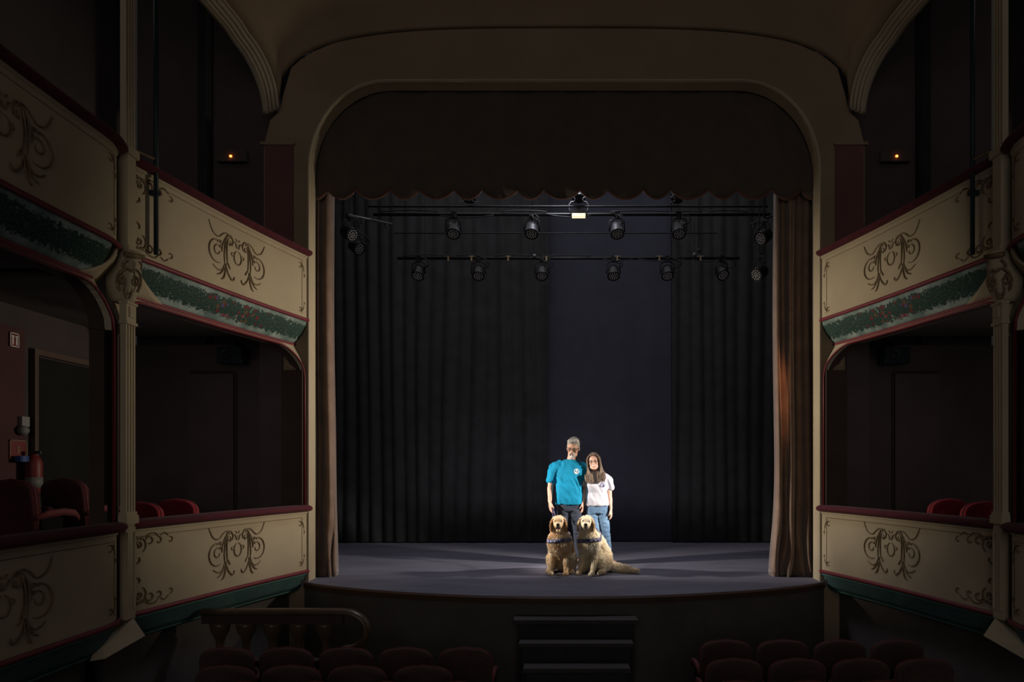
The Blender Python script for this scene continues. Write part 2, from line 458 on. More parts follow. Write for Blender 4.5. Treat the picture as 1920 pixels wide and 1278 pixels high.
# ceiling: vault meeting the proscenium along the crease and the side openings along the architrave
def side_edge(Y):
    d = 8.47 - Y
    z = 5.86 + .64 * (1 - (max(0, 1 - d / .75)) ** 2) ** .5 if d < .75 else 6.5
    x = 3.55 + .10 * min(1, d / .5)
    # follow the plan
    for k in range(len(BAY1) - 1):
        a, b = BAY1[k], BAY1[k + 1]
        if a[1] >= Y >= b[1]:
            px_ = a[0] + (b[0] - a[0]) * (a[1] - Y) / (a[1] - b[1]); break
    else: px_ = 3.75 if Y > 5 else 3.7
    return x + max(0, (px_ - 3.2)) * .25 * min(1, d / .5), z
YS = [8.49, 8.46, 8.42, 8.36, 8.28, 8.18, 8.06, 7.94, 7.8, 7.6, 7.3, 6.8, 6.2, 5.4, 4.4, 3.2, 2.0]
bm = nb(); rs = []
for Y in YS:
    xb, zb = side_edge(Y); d = 8.49 - Y
    zt = 6.93 + .75 * (1 - math.exp(-d / .55))
    n_ = 3.4 - 1.0 * min(1, d / 1.5)
    if d < .02: xb, zb = 3.56, 5.80
    if d < .05: zt -= .05
    row = []
    for k in range(49):
        u = -1 + 2 * k / 48; u = math.copysign(1 - (1 - abs(u)) ** 1.35, u)
        row.append((xb * u, Y, zb + (zt - zb) * (max(0, 1 - abs(u) ** n_)) ** (1 / n_)))
    rs.append(row)
full = []
for r in rs: full.append([Vector(p) for p in r] + [Vector((p[0] * 1.0, p[1], p[2] + .08)) for p in r[::-1]])
rings(bm, full); struct('ceiling', bm, 'arch_paint', True)
# moulded architraves of the gallery openings (three beads each side)
for sg, sd in SIDES:
    pts = []
    for i in range(60):
        Y = 8.47 - .75 * (i / 20) ** 1.6 if i < 20 else 7.72 - (i - 20) * .15
        if Y < 2: break
        xb, zb = side_edge(Y); pts.append((xb, Y, zb))
    bm = nb()
    for q, r_ in ((-.005, .017), (.045, .02), (.095, .02), (.14, .016)):
        tube(bm, [(sg * (x + q * .9), y - .02, z - q * .45) for x, y, z in pts], r_, 8)
    rings(bm, [[(sg * (x + a), y, z + b) for a, b in ((-.01, .0), (.02, -.012), (.14, -.072), (.19, -.09), (.19, .12), (.02, .12))] for x, y, z in pts])
    struct('trim_5', bm, 'cream', True)
# gallery shell: outer walls, end walls, floors, dark ceiling
for sg, sd in SIDES:
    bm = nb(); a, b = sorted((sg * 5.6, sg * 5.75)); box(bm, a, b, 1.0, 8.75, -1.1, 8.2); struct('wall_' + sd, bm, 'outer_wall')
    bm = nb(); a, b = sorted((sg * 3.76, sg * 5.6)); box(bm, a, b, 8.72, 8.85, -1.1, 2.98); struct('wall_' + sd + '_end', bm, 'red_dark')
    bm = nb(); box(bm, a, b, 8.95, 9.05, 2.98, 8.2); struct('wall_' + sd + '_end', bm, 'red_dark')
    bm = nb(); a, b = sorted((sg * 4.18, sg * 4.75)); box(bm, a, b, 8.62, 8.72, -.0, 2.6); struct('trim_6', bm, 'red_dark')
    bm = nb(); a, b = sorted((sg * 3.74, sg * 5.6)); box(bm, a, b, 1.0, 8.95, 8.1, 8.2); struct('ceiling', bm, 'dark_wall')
    # slabs follow the plan
    for nm, z0, z1, m_ in (('floor', 3.06, 3.2, 'dark_wall'), ('floor', -.02, .10, 'step_paint')):
        for b_ in (1, 2):
            p = PL[sg, b_]; bm = nb(); n = 30
            rings(bm, [[p.at(p.len * i / n, .16, z0), Vector((sg * 5.6, p.at(p.len * i / n, .16).y, z0)), Vector((sg * 5.6, p.at(p.len * i / n, .16).y, z1)), p.at(p.len * i / n, .16, z1)] for i in range(n + 1)])
            struct(nm, bm, m_)
    # wall of the stalls below the boxes
    for b_ in (1, 2):
        p = PL[sg, b_]; bm = nb(); p.sweep(bm, [(.22, .10), (.30, .10), (.30, -1.1), (.22, -1.1)])
        struct('wall_' + sd, bm, 'dark_wall')
    # red lining behind the parapets, brown reveal of lower openings
# stage house: black walls and grid
bm = nb(); box(bm, -4.7, -4.6, 8.75, 13.5, 0, 7.6); struct('wall_stage_left', bm, 'black_paint')
bm = nb(); box(bm, 4.6, 4.7, 8.75, 13.5, 0, 7.6); struct('wall_stage_right', bm, 'black_paint')
bm = nb(); box(bm, -4.7, 4.7, 13.4, 13.5, 0, 7.6); struct('wall_stage_back', bm, 'black_paint')
bm = nb(); box(bm, -4.7, 4.7, 8.75, 13.5, 7.5, 7.6); struct('ceiling', bm, 'black_paint')
bm = nb(); box(bm, -4.7, -3.35, 9.06, 9.10, 0, 7.5); box(bm, 3.35, 4.7, 9.06, 9.10, 0, 7.5); struct('wall_stage_front', bm, 'black_paint')

# ------------------------------------------------------------------ relief ornaments
def arc(cx, cy, r, a0, a1, n=10, r1=None, ky=1.0):
    r1 = r if r1 is None else r1
    return [(cx + (r + (r1 - r) * i / n) * cos(R(a0 + (a1 - a0) * i / n)), cy + ky * (r + (r1 - r) * i / n) * sin(R(a0 + (a1 - a0) * i / n))) for i in range(n + 1)]
def smooth(pl, k=6):
    P = [Vector(p) for p in pl]; P = [2 * P[0] - P[1]] + P + [2 * P[-1] - P[-2]]; out = []
    for i in range(1, len(P) - 2):
        for q in range(k):
            t = q / k; a, b, c, d = P[i - 1], P[i], P[i + 1], P[i + 2]
            out.append(tuple(.5 * ((2 * b) + (-a + c) * t + (2 * a - 5 * b + 4 * c - d) * t * t + (-a + 3 * b - 3 * c + d) * t ** 3)))
    out.append(tuple(P[-2])); return out
HALF = [ # right half of the cartouche, (x, y, thickness)
    (smooth([(.27, .66), (.36, .80), (.50, .74), (.66, .56), (.82, .60), (.92, .76), (1.0, 1.0)]), .020),
    (smooth([(.20, .44), (.17, .62), (.26, .78), (.38, .70), (.43, .45), (.47, .0), (.45, -.35)]), .026),
    (smooth([(.33, .66), (.38, .35), (.38, 0), (.36, -.30)]), .022),
    (smooth([(.44, .62), (.53, .30), (.56, .05)]), .022),
    (smooth([(.27, .60), (.24, .48), (.28, .42), (.31, .50)]), .018),
    (arc(.72, .02, .27, -118, 130, 16, .26, 1.5), .022),
    (arc(.70, .05, .15, 150, -190, 18, .06, 1.5), .018),
    (smooth([(.45, -.30), (.52, -.52), (.62, -.62), (.74, -.60), (.86, -.50)]), .020),
    (smooth([(.40, -.28), (.44, -.60), (.50, -.84), (.58, -.92)]), .026),
    (smooth([(.40, -.40), (.34, -.62), (.22, -.80), (.14, -.76), (.13, -.66)]), .026),
    (smooth([(.44, -.45), (.60, -.72), (.72, -.80)]), .022),
    (smooth([(.36, -.22), (.30, -.36), (.27, -.44)]), .022),
    (smooth([(.62, .34), (.58, .44), (.66, .42), (.72, .34)]), .018),
    (smooth([(.50, .30), (.60, .26), (.64, .18)]), .018),
    (smooth([(.04, .42), (.08, .60), (.14, .64)]), .018),
    (smooth([(.03, .66), (.05, .74), (.10, .76)]), .014),
    (smooth([(.16, .22), (.22, .16), (.18, .06)]), .014),
]
def strokes_center():
    S = []
    for pl, t in HALF:
        S.append((pl, t)); S.append(([(-x, y) for x, y in pl], t))
    S.append((arc(0, .08, .13, 100, 440, 18, .13, 1.9), .020)); S.append(([(0, .40), (0, .60)], .018))
    return S
def strokes_corner(big=True):
    if not big: # curl with a beaded vertical line
        return [(arc(.30, -.16, .12, 60, 330, 12, .05), .016), (smooth([(.34, -.06), (.20, -.06), (.10, -.20), (.06, -.36)]), .014), (smooth([(.06, -.40), (.02, -.50), (.07, -.56)]), .012)]
    return [(arc(.30, -.34, .24, -60, 230, 16, .22), .024), (arc(.30, -.34, .13, 200, -150, 14, .05), .022),
            (arc(.66, -.24, .15, 200, -120, 14, .08), .024), (arc(.24, -.74, .15, 100, 400, 14, .08), .024),
            (smooth([(.50, -.12), (.62, -.04), (.84, -.02), (.98, -.14)]), .020), (arc(.98, -.26, .12, 100, -160, 12, .05), .022),
            (smooth([(1.05, -.12), (1.20, -.04), (1.36, -.16)]), .016), (arc(1.42, -.28, .10, 110, -150, 10, .05), .018),
            (smooth([(.12, -.86), (.06, -.98), (.10, -1.08)]), .016),
            (smooth([(.22, -.06), (.26, -.16), (.30, -.08)]), .018), (smooth([(.32, -.10), (.40, -.18), (.44, -.08)]), .018),
            (smooth([(.16, -.34), (.26, -.30), (.32, -.42)]), .018)]
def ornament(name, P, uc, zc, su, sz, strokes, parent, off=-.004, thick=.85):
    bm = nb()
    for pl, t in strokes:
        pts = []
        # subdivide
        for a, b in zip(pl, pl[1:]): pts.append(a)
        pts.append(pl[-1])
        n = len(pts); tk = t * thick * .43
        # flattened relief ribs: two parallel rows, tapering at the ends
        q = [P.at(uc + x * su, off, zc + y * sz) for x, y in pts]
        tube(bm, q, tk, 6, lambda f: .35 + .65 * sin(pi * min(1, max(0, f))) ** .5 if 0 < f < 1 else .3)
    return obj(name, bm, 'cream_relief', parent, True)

# ------------------------------------------------------------------ box fronts
def cove_profile(zt, zb, depth, n=10):
    out = []
    for i in range(n + 1):
        f = i / n; out.append((depth * (f ** 1.3) * (1.0) - .012 * sin(pi * f) , zt + (zb - zt) * f))
    return out
def uv_cove(o, P, prof, us):
    pass
def parapet(sg, b, level):
    P = PL[sg, b]; up = level == 'upper'
    zb, zt = (3.25, 4.04) if up else (.135, .875)
    side = 'left' if sg < 0 else 'right'
    where = 'next to the stage' if b == 1 else 'nearest the camera'
    e = empty('balcony_front', P.at(P.len / 2, .05, zb),
              f'curved cream {"upper balcony" if up else "lower box"} front with scroll relief, {side} side, {where}', 'balcony')
    u0, u1 = (0.0, P.len)
    if b == 2: u0 = .02
    bm = nb(); P.sweep(bm, [(0, zb), (0, zt - .03), (-.012, zt - .025), (-.012, zt), (.12, zt), (.12, zb)], u0, u1)
    obj('panel', bm, 'cream', e, False)
    bm = nb(); rail = [(-.045, zt + .0), (-.075, zt + .015), (-.085, zt + .035), (-.07, zt + .06), (-.03, zt + .075), (.11, zt + .075), (.16, zt + .06), (.17, zt + .02), (.14, zt)]
    P.sweep(bm, rail, u0 - .0, u1); obj('velvet_handrail', bm, 'velvet_red', e, True)['label'] = 'dark red velvet handrail'
    bm = nb(); P.sweep(bm, circ(-.015, zb - .005, .022), u0, u1); obj('lower_moulding', bm, 'red_gloss', e, True)
    # thin engraved frame lines
    bm = nb()
    ua, ub = (.10, u1 - .16) if b == 1 else (.14, u1 - .2)
    n = 40
    for z in (zt - .075, ):
        tube(bm, [P.at(ua + (ub - ua) * i / n, -.001, z) for i in range(n + 1)], .0035, 5)
    tube(bm, [P.at(ua, -.001, zb + .06), P.at(ua, -.001, zt - .075)], .004, 5)
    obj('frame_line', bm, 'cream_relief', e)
    # cartouche
    if b == 1:
        ornament('cartouche', P, 1.22, (zb + zt) / 2 - (.02 if up else -.01), -.44, .29, strokes_center(), e)
        for zc, sz in ((zt - .05, .30), (zb + .05, -.30)):
            ornament('corner_scroll', P, u1 - .05, zc, -.33, sz * 1.0, strokes_corner(), e)
        for zc, sz in ((zt - .10, .32), (zb + .07, -.25)):
            ornament('corner_curl', P, .045, zc, .32, sz, strokes_corner(False), e)
    else:
        ornament('cartouche', P, 1.30, (zb + zt) / 2 - .03, -.44, .30, strokes_center(), e)
        for zc, sz in ((zt - .08, .32), (zb + .07, -.25)):
            ornament('corner_curl', P, .10, zc, .42, sz, strokes_corner(False), e)
    if up:
        # painted cove with garland, double red beads, arch with rounded corners
        prof = cove_profile(zb - .01, 2.955, .15)
        ca, cb = (.0, u1 - .16) if b == 1 else (.18, u1)
        bm = nb(); uvl = bm.loops.layers.uv.new('UVMap')
        n = int((cb - ca) / .05); us = [ca + (cb - ca) * i / n for i in range(n + 1)]
        cl = prof + [(.22, 2.955), (.22, zb - .01)]
        vs = rings(bm, [[P.at(u, o, z) for o, z in cl] for u in us])
        idx = {}
        for i, r in enumerate(vs):
            for j, v in enumerate(r): idx[v] = (us[i] + (0 if b == 1 else 3), min(1, j / (len(prof) - 1)))
        for f in bm.faces:
            for l in f.loops: l[uvl].uv = idx[l.vert]
        obj('painted_cove', bm, 'garland', e, True)['label'] = 'blue-green cove painted with a leaf and flower garland'
        bm = nb(); P.sweep(bm, circ(.15, 2.945, .016), ca, cb); P.sweep(bm, circ(.165, 2.915, .016), ca + .05, cb); obj('arch_moulding', bm, 'red_gloss', e, True)
        # spandrel: from cove foot down to the arch line
        rr, rz = .34, .36
        def za(u):
            z = 2.91
            d0 = u - .015; d1 = (u1 - .04) - u if b == 1 else 99
            for d in (d0, d1):
                if b == 2 and d is d0: d = u - .03
                if d < 0: return 2.91 - rz
                if d < rr: z = min(z, 2.91 - rz * (1 - sqrt(max(0, 1 - (1 - d / rr) ** 2))))
            return z
        def offz(z): return .02 + .13 * max(0, min(1, (z - 2.6) / .33)) ** 1.4
        bm = nb(); us = [.0, .015]; u = .03
        while u < u1 - .03: us.append(u); u += (.010 if (u < .42 or (b == 1 and u > u1 - .45)) else .06)
        us += [u1 - .02, u1]
        rs = []
        for u in us:
            z0 = za(u); zz = [z0 + (2.955 - z0) * k / 5 for k in range(6)]
            rs.append([P.at(u, offz(z), z) for z in zz] + [P.at(u, offz(z) + .06, z) for z in zz[::-1]])
        rings(bm, rs); obj('spandrel', bm, 'cream', e, False)
        ear = []
        for k in range(9):
            f = k / 8; z = 3.235 - .285 * f; d = (.08 + .50 * f ** 1.7) if b == 1 else (.06 + .33 * f ** 2.2)
            o_ = .15 * f ** 1.3 - .012 * sin(pi * f) - .012
            uu = [u1 + .02 - (d + .02) * q / 6 for q in range(7)] if b == 1 else [(d) * q / 6 for q in range(7)]
            ear.append([P.at(max(0, min(u1, u)), o_ - .004, z) for u in uu] + [P.at(max(0, min(u1, u)), o_ + .05, z) for u in uu[::-1]])
        bm = nb(); rings(bm, ear); obj('bracket_wing', bm, 'cream', e, True)
        # dark reveal behind + red bead on the arch line, down the sides to the lower box
        arc_u = [u for u in us if .015 <= u <= u1 - .03 or b == 2 and u > .03]
        line = [(arc_u[0], .93)] + [(u, za(u)) for u in arc_u]
        if b == 1: line += [(arc_u[-1], .93)]
        bm = nb(); tube(bm, [P.at(u, offz(z) - .0, z) for u, z in line], .012, 6); obj('arch_bead', bm, 'red_gloss', e, True)
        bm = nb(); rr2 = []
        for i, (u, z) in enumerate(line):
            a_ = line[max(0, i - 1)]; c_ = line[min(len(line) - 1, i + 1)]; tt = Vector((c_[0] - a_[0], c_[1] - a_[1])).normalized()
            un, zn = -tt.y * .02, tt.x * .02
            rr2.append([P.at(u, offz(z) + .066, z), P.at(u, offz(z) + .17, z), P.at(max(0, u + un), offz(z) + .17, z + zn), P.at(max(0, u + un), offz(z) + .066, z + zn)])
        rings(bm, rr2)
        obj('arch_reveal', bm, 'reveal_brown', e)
    else:
        # teal cove beneath
        bm = nb(); P.sweep(bm, [(.0, zb - .03), (.012, zb - .05), (.06, -.05), (.13, -.12), (.22, -.14), (.22, zb - .03)], u0, u1); obj('lower_cove', bm, 'teal', e)
        bm = nb(); P.sweep(bm, circ(.008, zb - .042, .010), u0, u1); P.sweep(bm, circ(.10, -.10, .006), u0, u1); obj('cove_edge', bm, 'teal_edge', e)
    return e
for sg, sd in SIDES:
    for b in (1, 2):
        for lv in ('upper', 'lower'): parapet(sg, b, lv)
    # brown jamb of the lower opening beside the stage
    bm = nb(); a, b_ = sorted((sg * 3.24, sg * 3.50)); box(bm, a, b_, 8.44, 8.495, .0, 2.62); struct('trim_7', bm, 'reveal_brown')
    bm = nb(); a, b_ = sorted((sg * 3.50, sg * 3.78)); box(bm, a, b_, 8.465, 8.498, .10, 3.04); struct('trim_7', bm, 'red_dark')

# ------------------------------------------------------------------ slim columns
YC = 5.81
for sg, sd in SIDES:
    e = empty('fluted_column', (sg * 3.78, YC, -.14), f'slim cream fluted column with carved scroll bracket between the two {sd} side boxes', 'column')
    x0 = 3.69
    def bx(bm, xa, xb, ya, yb, za_, zb_):
        a, b = sorted((sg * xa, sg * xb)); return box(bm, a, b, ya, yb, za_, zb_)
    def shaft(z0, z1, nm):
        bm = nb(); w2 = .062; ys = []
        # fluted face towards the hall
        prof = [(x0 + .05, -w2), (x0, -w2)]
        for k in range(3):
            c = -w2 + .026 + k * .036; prof += [(x0, c - .010), (x0 + .010, c - .005), (x0 + .010, c + .005), (x0, c + .010)]
        prof += [(x0, w2), (x0 + .05, w2)]
        rings(bm, [[(sg * x, YC + y, z) for x, y in prof] for z in (z0, z1)])
        return obj(nm, bm, 'cream', e)
    bm = nb(); bx(bm, x0, x0 + .05, YC - .065, YC + .065, .12, .93); bx(bm, x0 - .012, x0 + .02, YC - .055, YC - .04, .2, .86); bx(bm, x0 - .012, x0 + .02, YC + .04, YC + .055, .2, .86); obj('pedestal', bm, 'cream', e)
    bm = nb(); bx(bm, x0 - .02, x0 + .055, YC - .08, YC + .08, .93, 1.0); bx(bm, x0 - .01, x0 + .055, YC - .072, YC + .072, 1.0, 1.03); obj('base', bm, 'cream', e)
    shaft(1.03, 2.62, 'shaft')
    bm = nb(); bx(bm, x0 - .015, x0 + .055, YC - .072, YC + .072, 2.62, 2.645); bx(bm, x0 - .005, x0 + .055, YC - .065, YC + .065, 2.645, 2.80); bx(bm, x0 - .016, x0 + .02, YC - .03, YC + .03, 2.68, 2.77); bx(bm, x0 - .018, x0 + .055, YC - .072, YC + .072, 2.79, 2.81)
    obj('neck_block', bm, 'cream', e)
    # bracket flaring up to the balcony, S-curved outwards
    bm = nb(); rs = []
    for k in range(13):
        f = k / 12; z = 2.81 + .43 * f
        wd = .062 + .045 * sin(pi * min(1, f * 1.25)) ** 1.3 + .012 * f; pr = x0 - .01 - .055 * f ** 1.5 - .025 * sin(pi * f)
        rs.append([(sg * (x0 + .14), YC - wd, z), (sg * (pr + .05), YC - wd, z), (sg * pr, YC - wd * .55, z), (sg * (pr - .012), YC, z), (sg * pr, YC + wd * .55, z), (sg * (pr + .05), YC + wd, z), (sg * (x0 + .14), YC + wd, z)])
    rings(bm, rs); br = obj('bracket', bm, 'cream', e, True)
    bm = nb(); ell(bm, (sg * (x0 - .012), YC - .055, 2.99), (.062, .062, .13), Matrix.Rotation(R(45), 3, 'Z'), 14); obj('bracket_boss', bm, 'cream', br, True)
    bm = nb()
    class Fl:
        def at(s, u, off, z):
            f = max(0, min(1, (z - 2.81) / .43)); pr = x0 - .01 - .055 * f ** 1.5 - .025 * sin(pi * f)
            wd = .062 + .045 * sin(pi * min(1, f * 1.25)) ** 1.3 + .012 * f; q = -.030 + abs(u) ** 1.6 * .35
            return Vector((sg * (pr + .020 + q * .71 - u * .62), YC - wd * .66 + q * .71 + u * .62, z))
    fl = Fl()
    for s_ in (-1, 1):
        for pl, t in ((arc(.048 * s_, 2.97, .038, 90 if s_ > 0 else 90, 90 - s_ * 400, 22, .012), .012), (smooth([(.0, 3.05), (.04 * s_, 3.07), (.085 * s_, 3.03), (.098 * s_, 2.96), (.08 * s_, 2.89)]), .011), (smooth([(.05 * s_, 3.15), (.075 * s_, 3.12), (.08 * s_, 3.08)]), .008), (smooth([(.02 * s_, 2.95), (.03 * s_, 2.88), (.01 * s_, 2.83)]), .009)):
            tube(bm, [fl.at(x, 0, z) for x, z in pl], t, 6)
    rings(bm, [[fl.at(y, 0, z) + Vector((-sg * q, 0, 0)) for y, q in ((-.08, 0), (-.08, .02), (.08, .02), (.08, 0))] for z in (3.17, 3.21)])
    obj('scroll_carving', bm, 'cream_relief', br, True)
    # plain block across the balcony, then upper shaft
    bm = nb(); bx(bm, x0 - .01, x0 + .1, YC - .055, YC + .055, 3.25, 4.05); bx(bm, x0 - .03, x0 + .1, YC - .075, YC + .075, 4.05, 4.12); bx(bm, x0 - .03, x0 + .1, YC - .07, YC + .07, 3.22, 3.28); obj('upper_block', bm, 'cream', e)
    shaft(4.12, 6.45, 'upper_shaft')
    # little wedge console under the column
    bm = nb(); pf = [(3.70, 5.95, .10), (3.70, 5.86, .12), (3.66, 5.62, -.10), (3.50, 5.72, .0)]
    rings(bm, [[Vector((sg * 3.70, 5.86, .12)), Vector((sg * 3.56, 5.80, -.02)), Vector((sg * 3.62, 5.38, -.10)), Vector((sg * 3.70, 5.48, -.04))], [Vector((sg * 3.78, 5.86, .12)), Vector((sg * 3.76, 5.80, -.06)), Vector((sg * 3.74, 5.38, -.12)), Vector((sg * 3.76, 5.48, -.04))]])
    obj('foot_console', bm, 'cream', e)
    # tall dark pipe clipped to the balcony front
    e = empty('lighting_pipe', (sg * 3.70, 6.13, 3.30), f'tall dark vertical pipe clipped to the {sd} balcony front', 'pipe')
    bm = nb(); tube(bm, [(sg * 3.665, 6.13, 3.32), (sg * 3.665, 6.13, 6.25)], .020, 12); obj('tube', bm, 'black_pipe', e, True)
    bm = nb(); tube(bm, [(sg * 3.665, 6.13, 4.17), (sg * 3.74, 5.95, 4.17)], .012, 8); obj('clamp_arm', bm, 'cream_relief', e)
    bm = nb(); a, b_ = sorted((sg * 3.64, sg * 3.72)); box(bm, a, b_, 6.11, 6.15, 3.85, 3.89); obj('clip', bm, 'black_pipe', e)

# ------------------------------------------------------------------ stage curtains
def drape(name, x0, x1, y, z0, z1, amp, nf, m, label, cat, group=None, flare=0, seed=0, thick=.05, jit=.5, nz=30, nu=None):
    rnd = random.Random(seed); ph = [rnd.uniform(0, 6.28) for _ in range(6)]
    nu = nu or int(nf * 10)
    bm = nb(); rs = []
    for k in range(nz + 1):
        f = k / nz; z = z0 + (z1 - z0) * f
        ring = []
        low = max(0, 1 - (z - z0) / 1.6) ** 2
        cx = (x0 + x1) / 2; hw = (x1 - x0) / 2
        for i in range(nu + 1):
            u = i / nu
            uu = u + .012 * sin(u * 9 + f * 3 + ph[0]) * (1 + 3 * low * flare)
            a = sin(2 * pi * nf * uu + ph[1] + .6 * sin(f * 2 + u * 5 + ph[2]) + low * flare * 1.5 * sin(u * 7 + z * 5))
            b_ = sin(2 * pi * nf * .47 * uu + ph[3])
            yy = y + amp * (a * .7 + b_ * jit) * (1 + low * flare * .6)
            xx = cx + (2 * u - 1) * hw * (1 + flare * .05 * sin(z * 4) * low) + amp * .35 * cos(2 * pi * nf * uu + ph[1])
            if flare: xx += flare * .05 * low * (2 * u - 1) + .03 * flare * sin(z * 1.1) * (1 - f)
            ring.append(Vector((xx, yy, z)))
        back = [Vector((p.x, y + amp * 1.6 + thick, z)) for p in ring[::-1]]
        rs.append(ring + back)
    rings(bm, rs)
    o = obj(name, bm, m, None, True); tag(o, label, cat, group); return o
e = drape('stage_curtain', -3.23, -3.03, 8.93, .0, 5.2, .060, 3.0, 'velvet_brown', 'narrow gathered brown velvet stage curtain at the left of the stage opening', 'curtain', flare=1, seed=3, nz=60, nu=60)
e = drape('stage_curtain', 2.78, 3.24, 8.93, .0, 5.2, .062, 5.0, 'velvet_brown', 'wide gathered brown velvet stage curtain at the right of the stage opening', 'curtain', flare=1, seed=5, nz=60, nu=90)
# pelmet with scalloped hem
cusps = [q * .981 for q in (-3.40, -3.1, -2.735, -2.275, -1.902, -1.44, -1.077, -.615, -.27, .21, .565, 1.033, 1.39, 1.886, 2.263, 2.72, 3.10, 3.40)]
def hem(x):
    for a, b in zip(cusps, cusps[1:]):
        if a <= x <= b:
            t = (x - a) / (b - a); return 4.985 - .12 * sin(pi * t) ** .75
    return 4.93
ep_ = tag(empty('pelmet', (0, 8.78, 6.8), 'wide dark brown pelmet with a scalloped hem across the top of the stage opening', 'pelmet'), None)
bm = nb(); xs = sorted(set([-3.33 + 6.66 * i / 340 for i in range(341)] + cusps)); rs = []
for x in xs:
    zb = hem(x); zz = [zb + (6.75 - zb) * (k / 8) ** 1.2 for k in range(9)]
    fy = lambda z: 8.775 + .012 * sin(x * 9) + .008 * sin(x * 23 + z)
    rs.append([Vector((x, fy(z), z)) for z in zz] + [Vector((x, fy(z) + .03, z)) for z in zz[::-1]])
rings(bm, rs); obj('cloth', bm, 'pelmet_brown', ep_, True)
bm = nb(); tube(bm, [(x, 8.765, hem(x)) for x in xs], .009, 6); obj('hem_trim', bm, 'pelmet_trim', ep_, True)
# black drapes at the back and sides
drape('back_drape', -4.4, -.30, 12.95, 0.02, 7.0, .035, 17, 'black_cloth', 'black folded backcloth covering the left half of the stage back', 'drape', seed=11, nz=8)
drape('back_drape', -.42, 2.12, 13.12, 0.02, 7.0, .012, 5, 'navy_cloth', 'smooth blue-black backcloth panel behind the couple', 'drape', seed=12, nz=8)
drape('back_drape', 2.06, 4.4, 13.0, 0.02, 7.0, .03, 10, 'black_cloth', 'black folded backcloth at the right of the smooth panel', 'drape', seed=13, nz=8)
for i, (y, xo) in enumerate(((10.2, 3.72), (11.7, 3.95))):
    for sg, sd in SIDES:
        a, b_ = sorted((sg * xo, sg * 4.58))
        drape('wing_drape', a, b_, y, 0.02, 7.0, .04, 5, 'black_cloth', f'black side leg drape in the {sd} wing, {"nearer the audience" if i == 0 else "farther upstage"}', 'drape', seed=20 + i * 2 + sg, nz=6)

# ------------------------------------------------------------------ stage lighting rig
def bar(name, x0, x1, y, z, r, label, cables=True, seed=1, mt='metal_black', sag=0):
    e = empty(name, ((x0 + x1) / 2, y, z), label, 'lighting bar')
    bm = nb(); tube(bm, [(x0, y, z), (x1, y, z)], r, 10); obj('pipe', bm, mt, e, True)
    for f in (.08, .92):
        bm = nb(); tube(bm, [(x0 + (x1 - x0) * f, y, z), (x0 + (x1 - x0) * f, y, 7.5)], .004, 5); obj('hanger', bm, mt, e)
    if cables:
        rnd = random.Random(seed); x = x0 + .1
        while x < x1 - .5:
            l = rnd.uniform(.4, .9); bm = nb(); d = rnd.uniform(.01, .05); up = rnd.random() < .6
            tube(bm, [(x + l * t / 10, y - .03, z + (.03 if up else -.02) - (d * sin(pi * t / 10) * (-.6 if up else 1))) for t in range(11)], .009, 6)
            obj('cable', bm, 'cable', e, True); x += l + rnd.uniform(0, .3)
    return e
BA = (10.3, 1.39 + 478 * 10.3 / F); BB = (11.3, 1.39 + 396 * 11.3 / F); BC = (11.0, 1.39 + 443 * 11.0 / F)
def X(px, Y): return (px - 1058) * Y / F
def Z(py, Y): return 1.39 + (880 - py) * Y / F
bar('lighting_bar', X(700, BA[0]), X(1445, BA[0]), BA[0], BA[1], .024, 'upper black lighting bar with the lit work lamp', seed=2)
bbar = bar('lighting_bar', X(745, BB[0]), X(1386, BB[0]), BB[0], BB[1], .024, 'lowest black lighting bar with tape marks, carrying six LED lamps', seed=6)
for px in (841, 884.5, 953, 1024.5, 1157, 1236, 1313):
    x = X(px, BB[0]); bm = nb(); box(bm, x - .045, x + .045, BB[0] - .032, BB[0] + .03, BB[1] + .018, BB[1] + .034); box(bm, x - .013, x + .013, BB[0] - .034, BB[0] + .03, BB[1] - .05, BB[1] + .02); obj('tape_mark', bm, 'tape', bbar)
bar('thin_bar', X(740, BC[0]), X(1345, BC[0]), BC[0], BC[1], .009, 'thin straight black bar between the two rows of lamps', cables=False, mt='cable')
bar('thin_bar', X(690, 9.9), X(1440, 9.9), 9.9, Z(387, 9.9), .014, 'thin black bar just below the scalloped pelmet', cables=False, mt='cable')
for i, (px, py0, py1, Y) in enumerate(((1002, 380, 480, 11.25), (1302, 405, 478, 11.25), (998, 372, 440, 10.35), (1310, 385, 470, 10.9))):
    bm = nb(); tube(bm, [(X(px, Y), Y, 7.5), (X(px, Y), Y, Z(py1, Y))], .005, 6); ell(bm, (X(px, Y), Y - .01, Z(py1, Y)), (.035, .03, .035), seg=8)
    tag(obj('suspension_cable', bm, 'metal_grey' if i < 2 else 'cable', None, True), ['thin steel cable hanging to the lowest bar, left of the two long ones', 'thin steel cable hanging to the lowest bar, right of the two long ones', 'thin black cable hanging behind the second upper lamp', 'short black cable hanging beside the rightmost upper lamp'][i], 'cable')
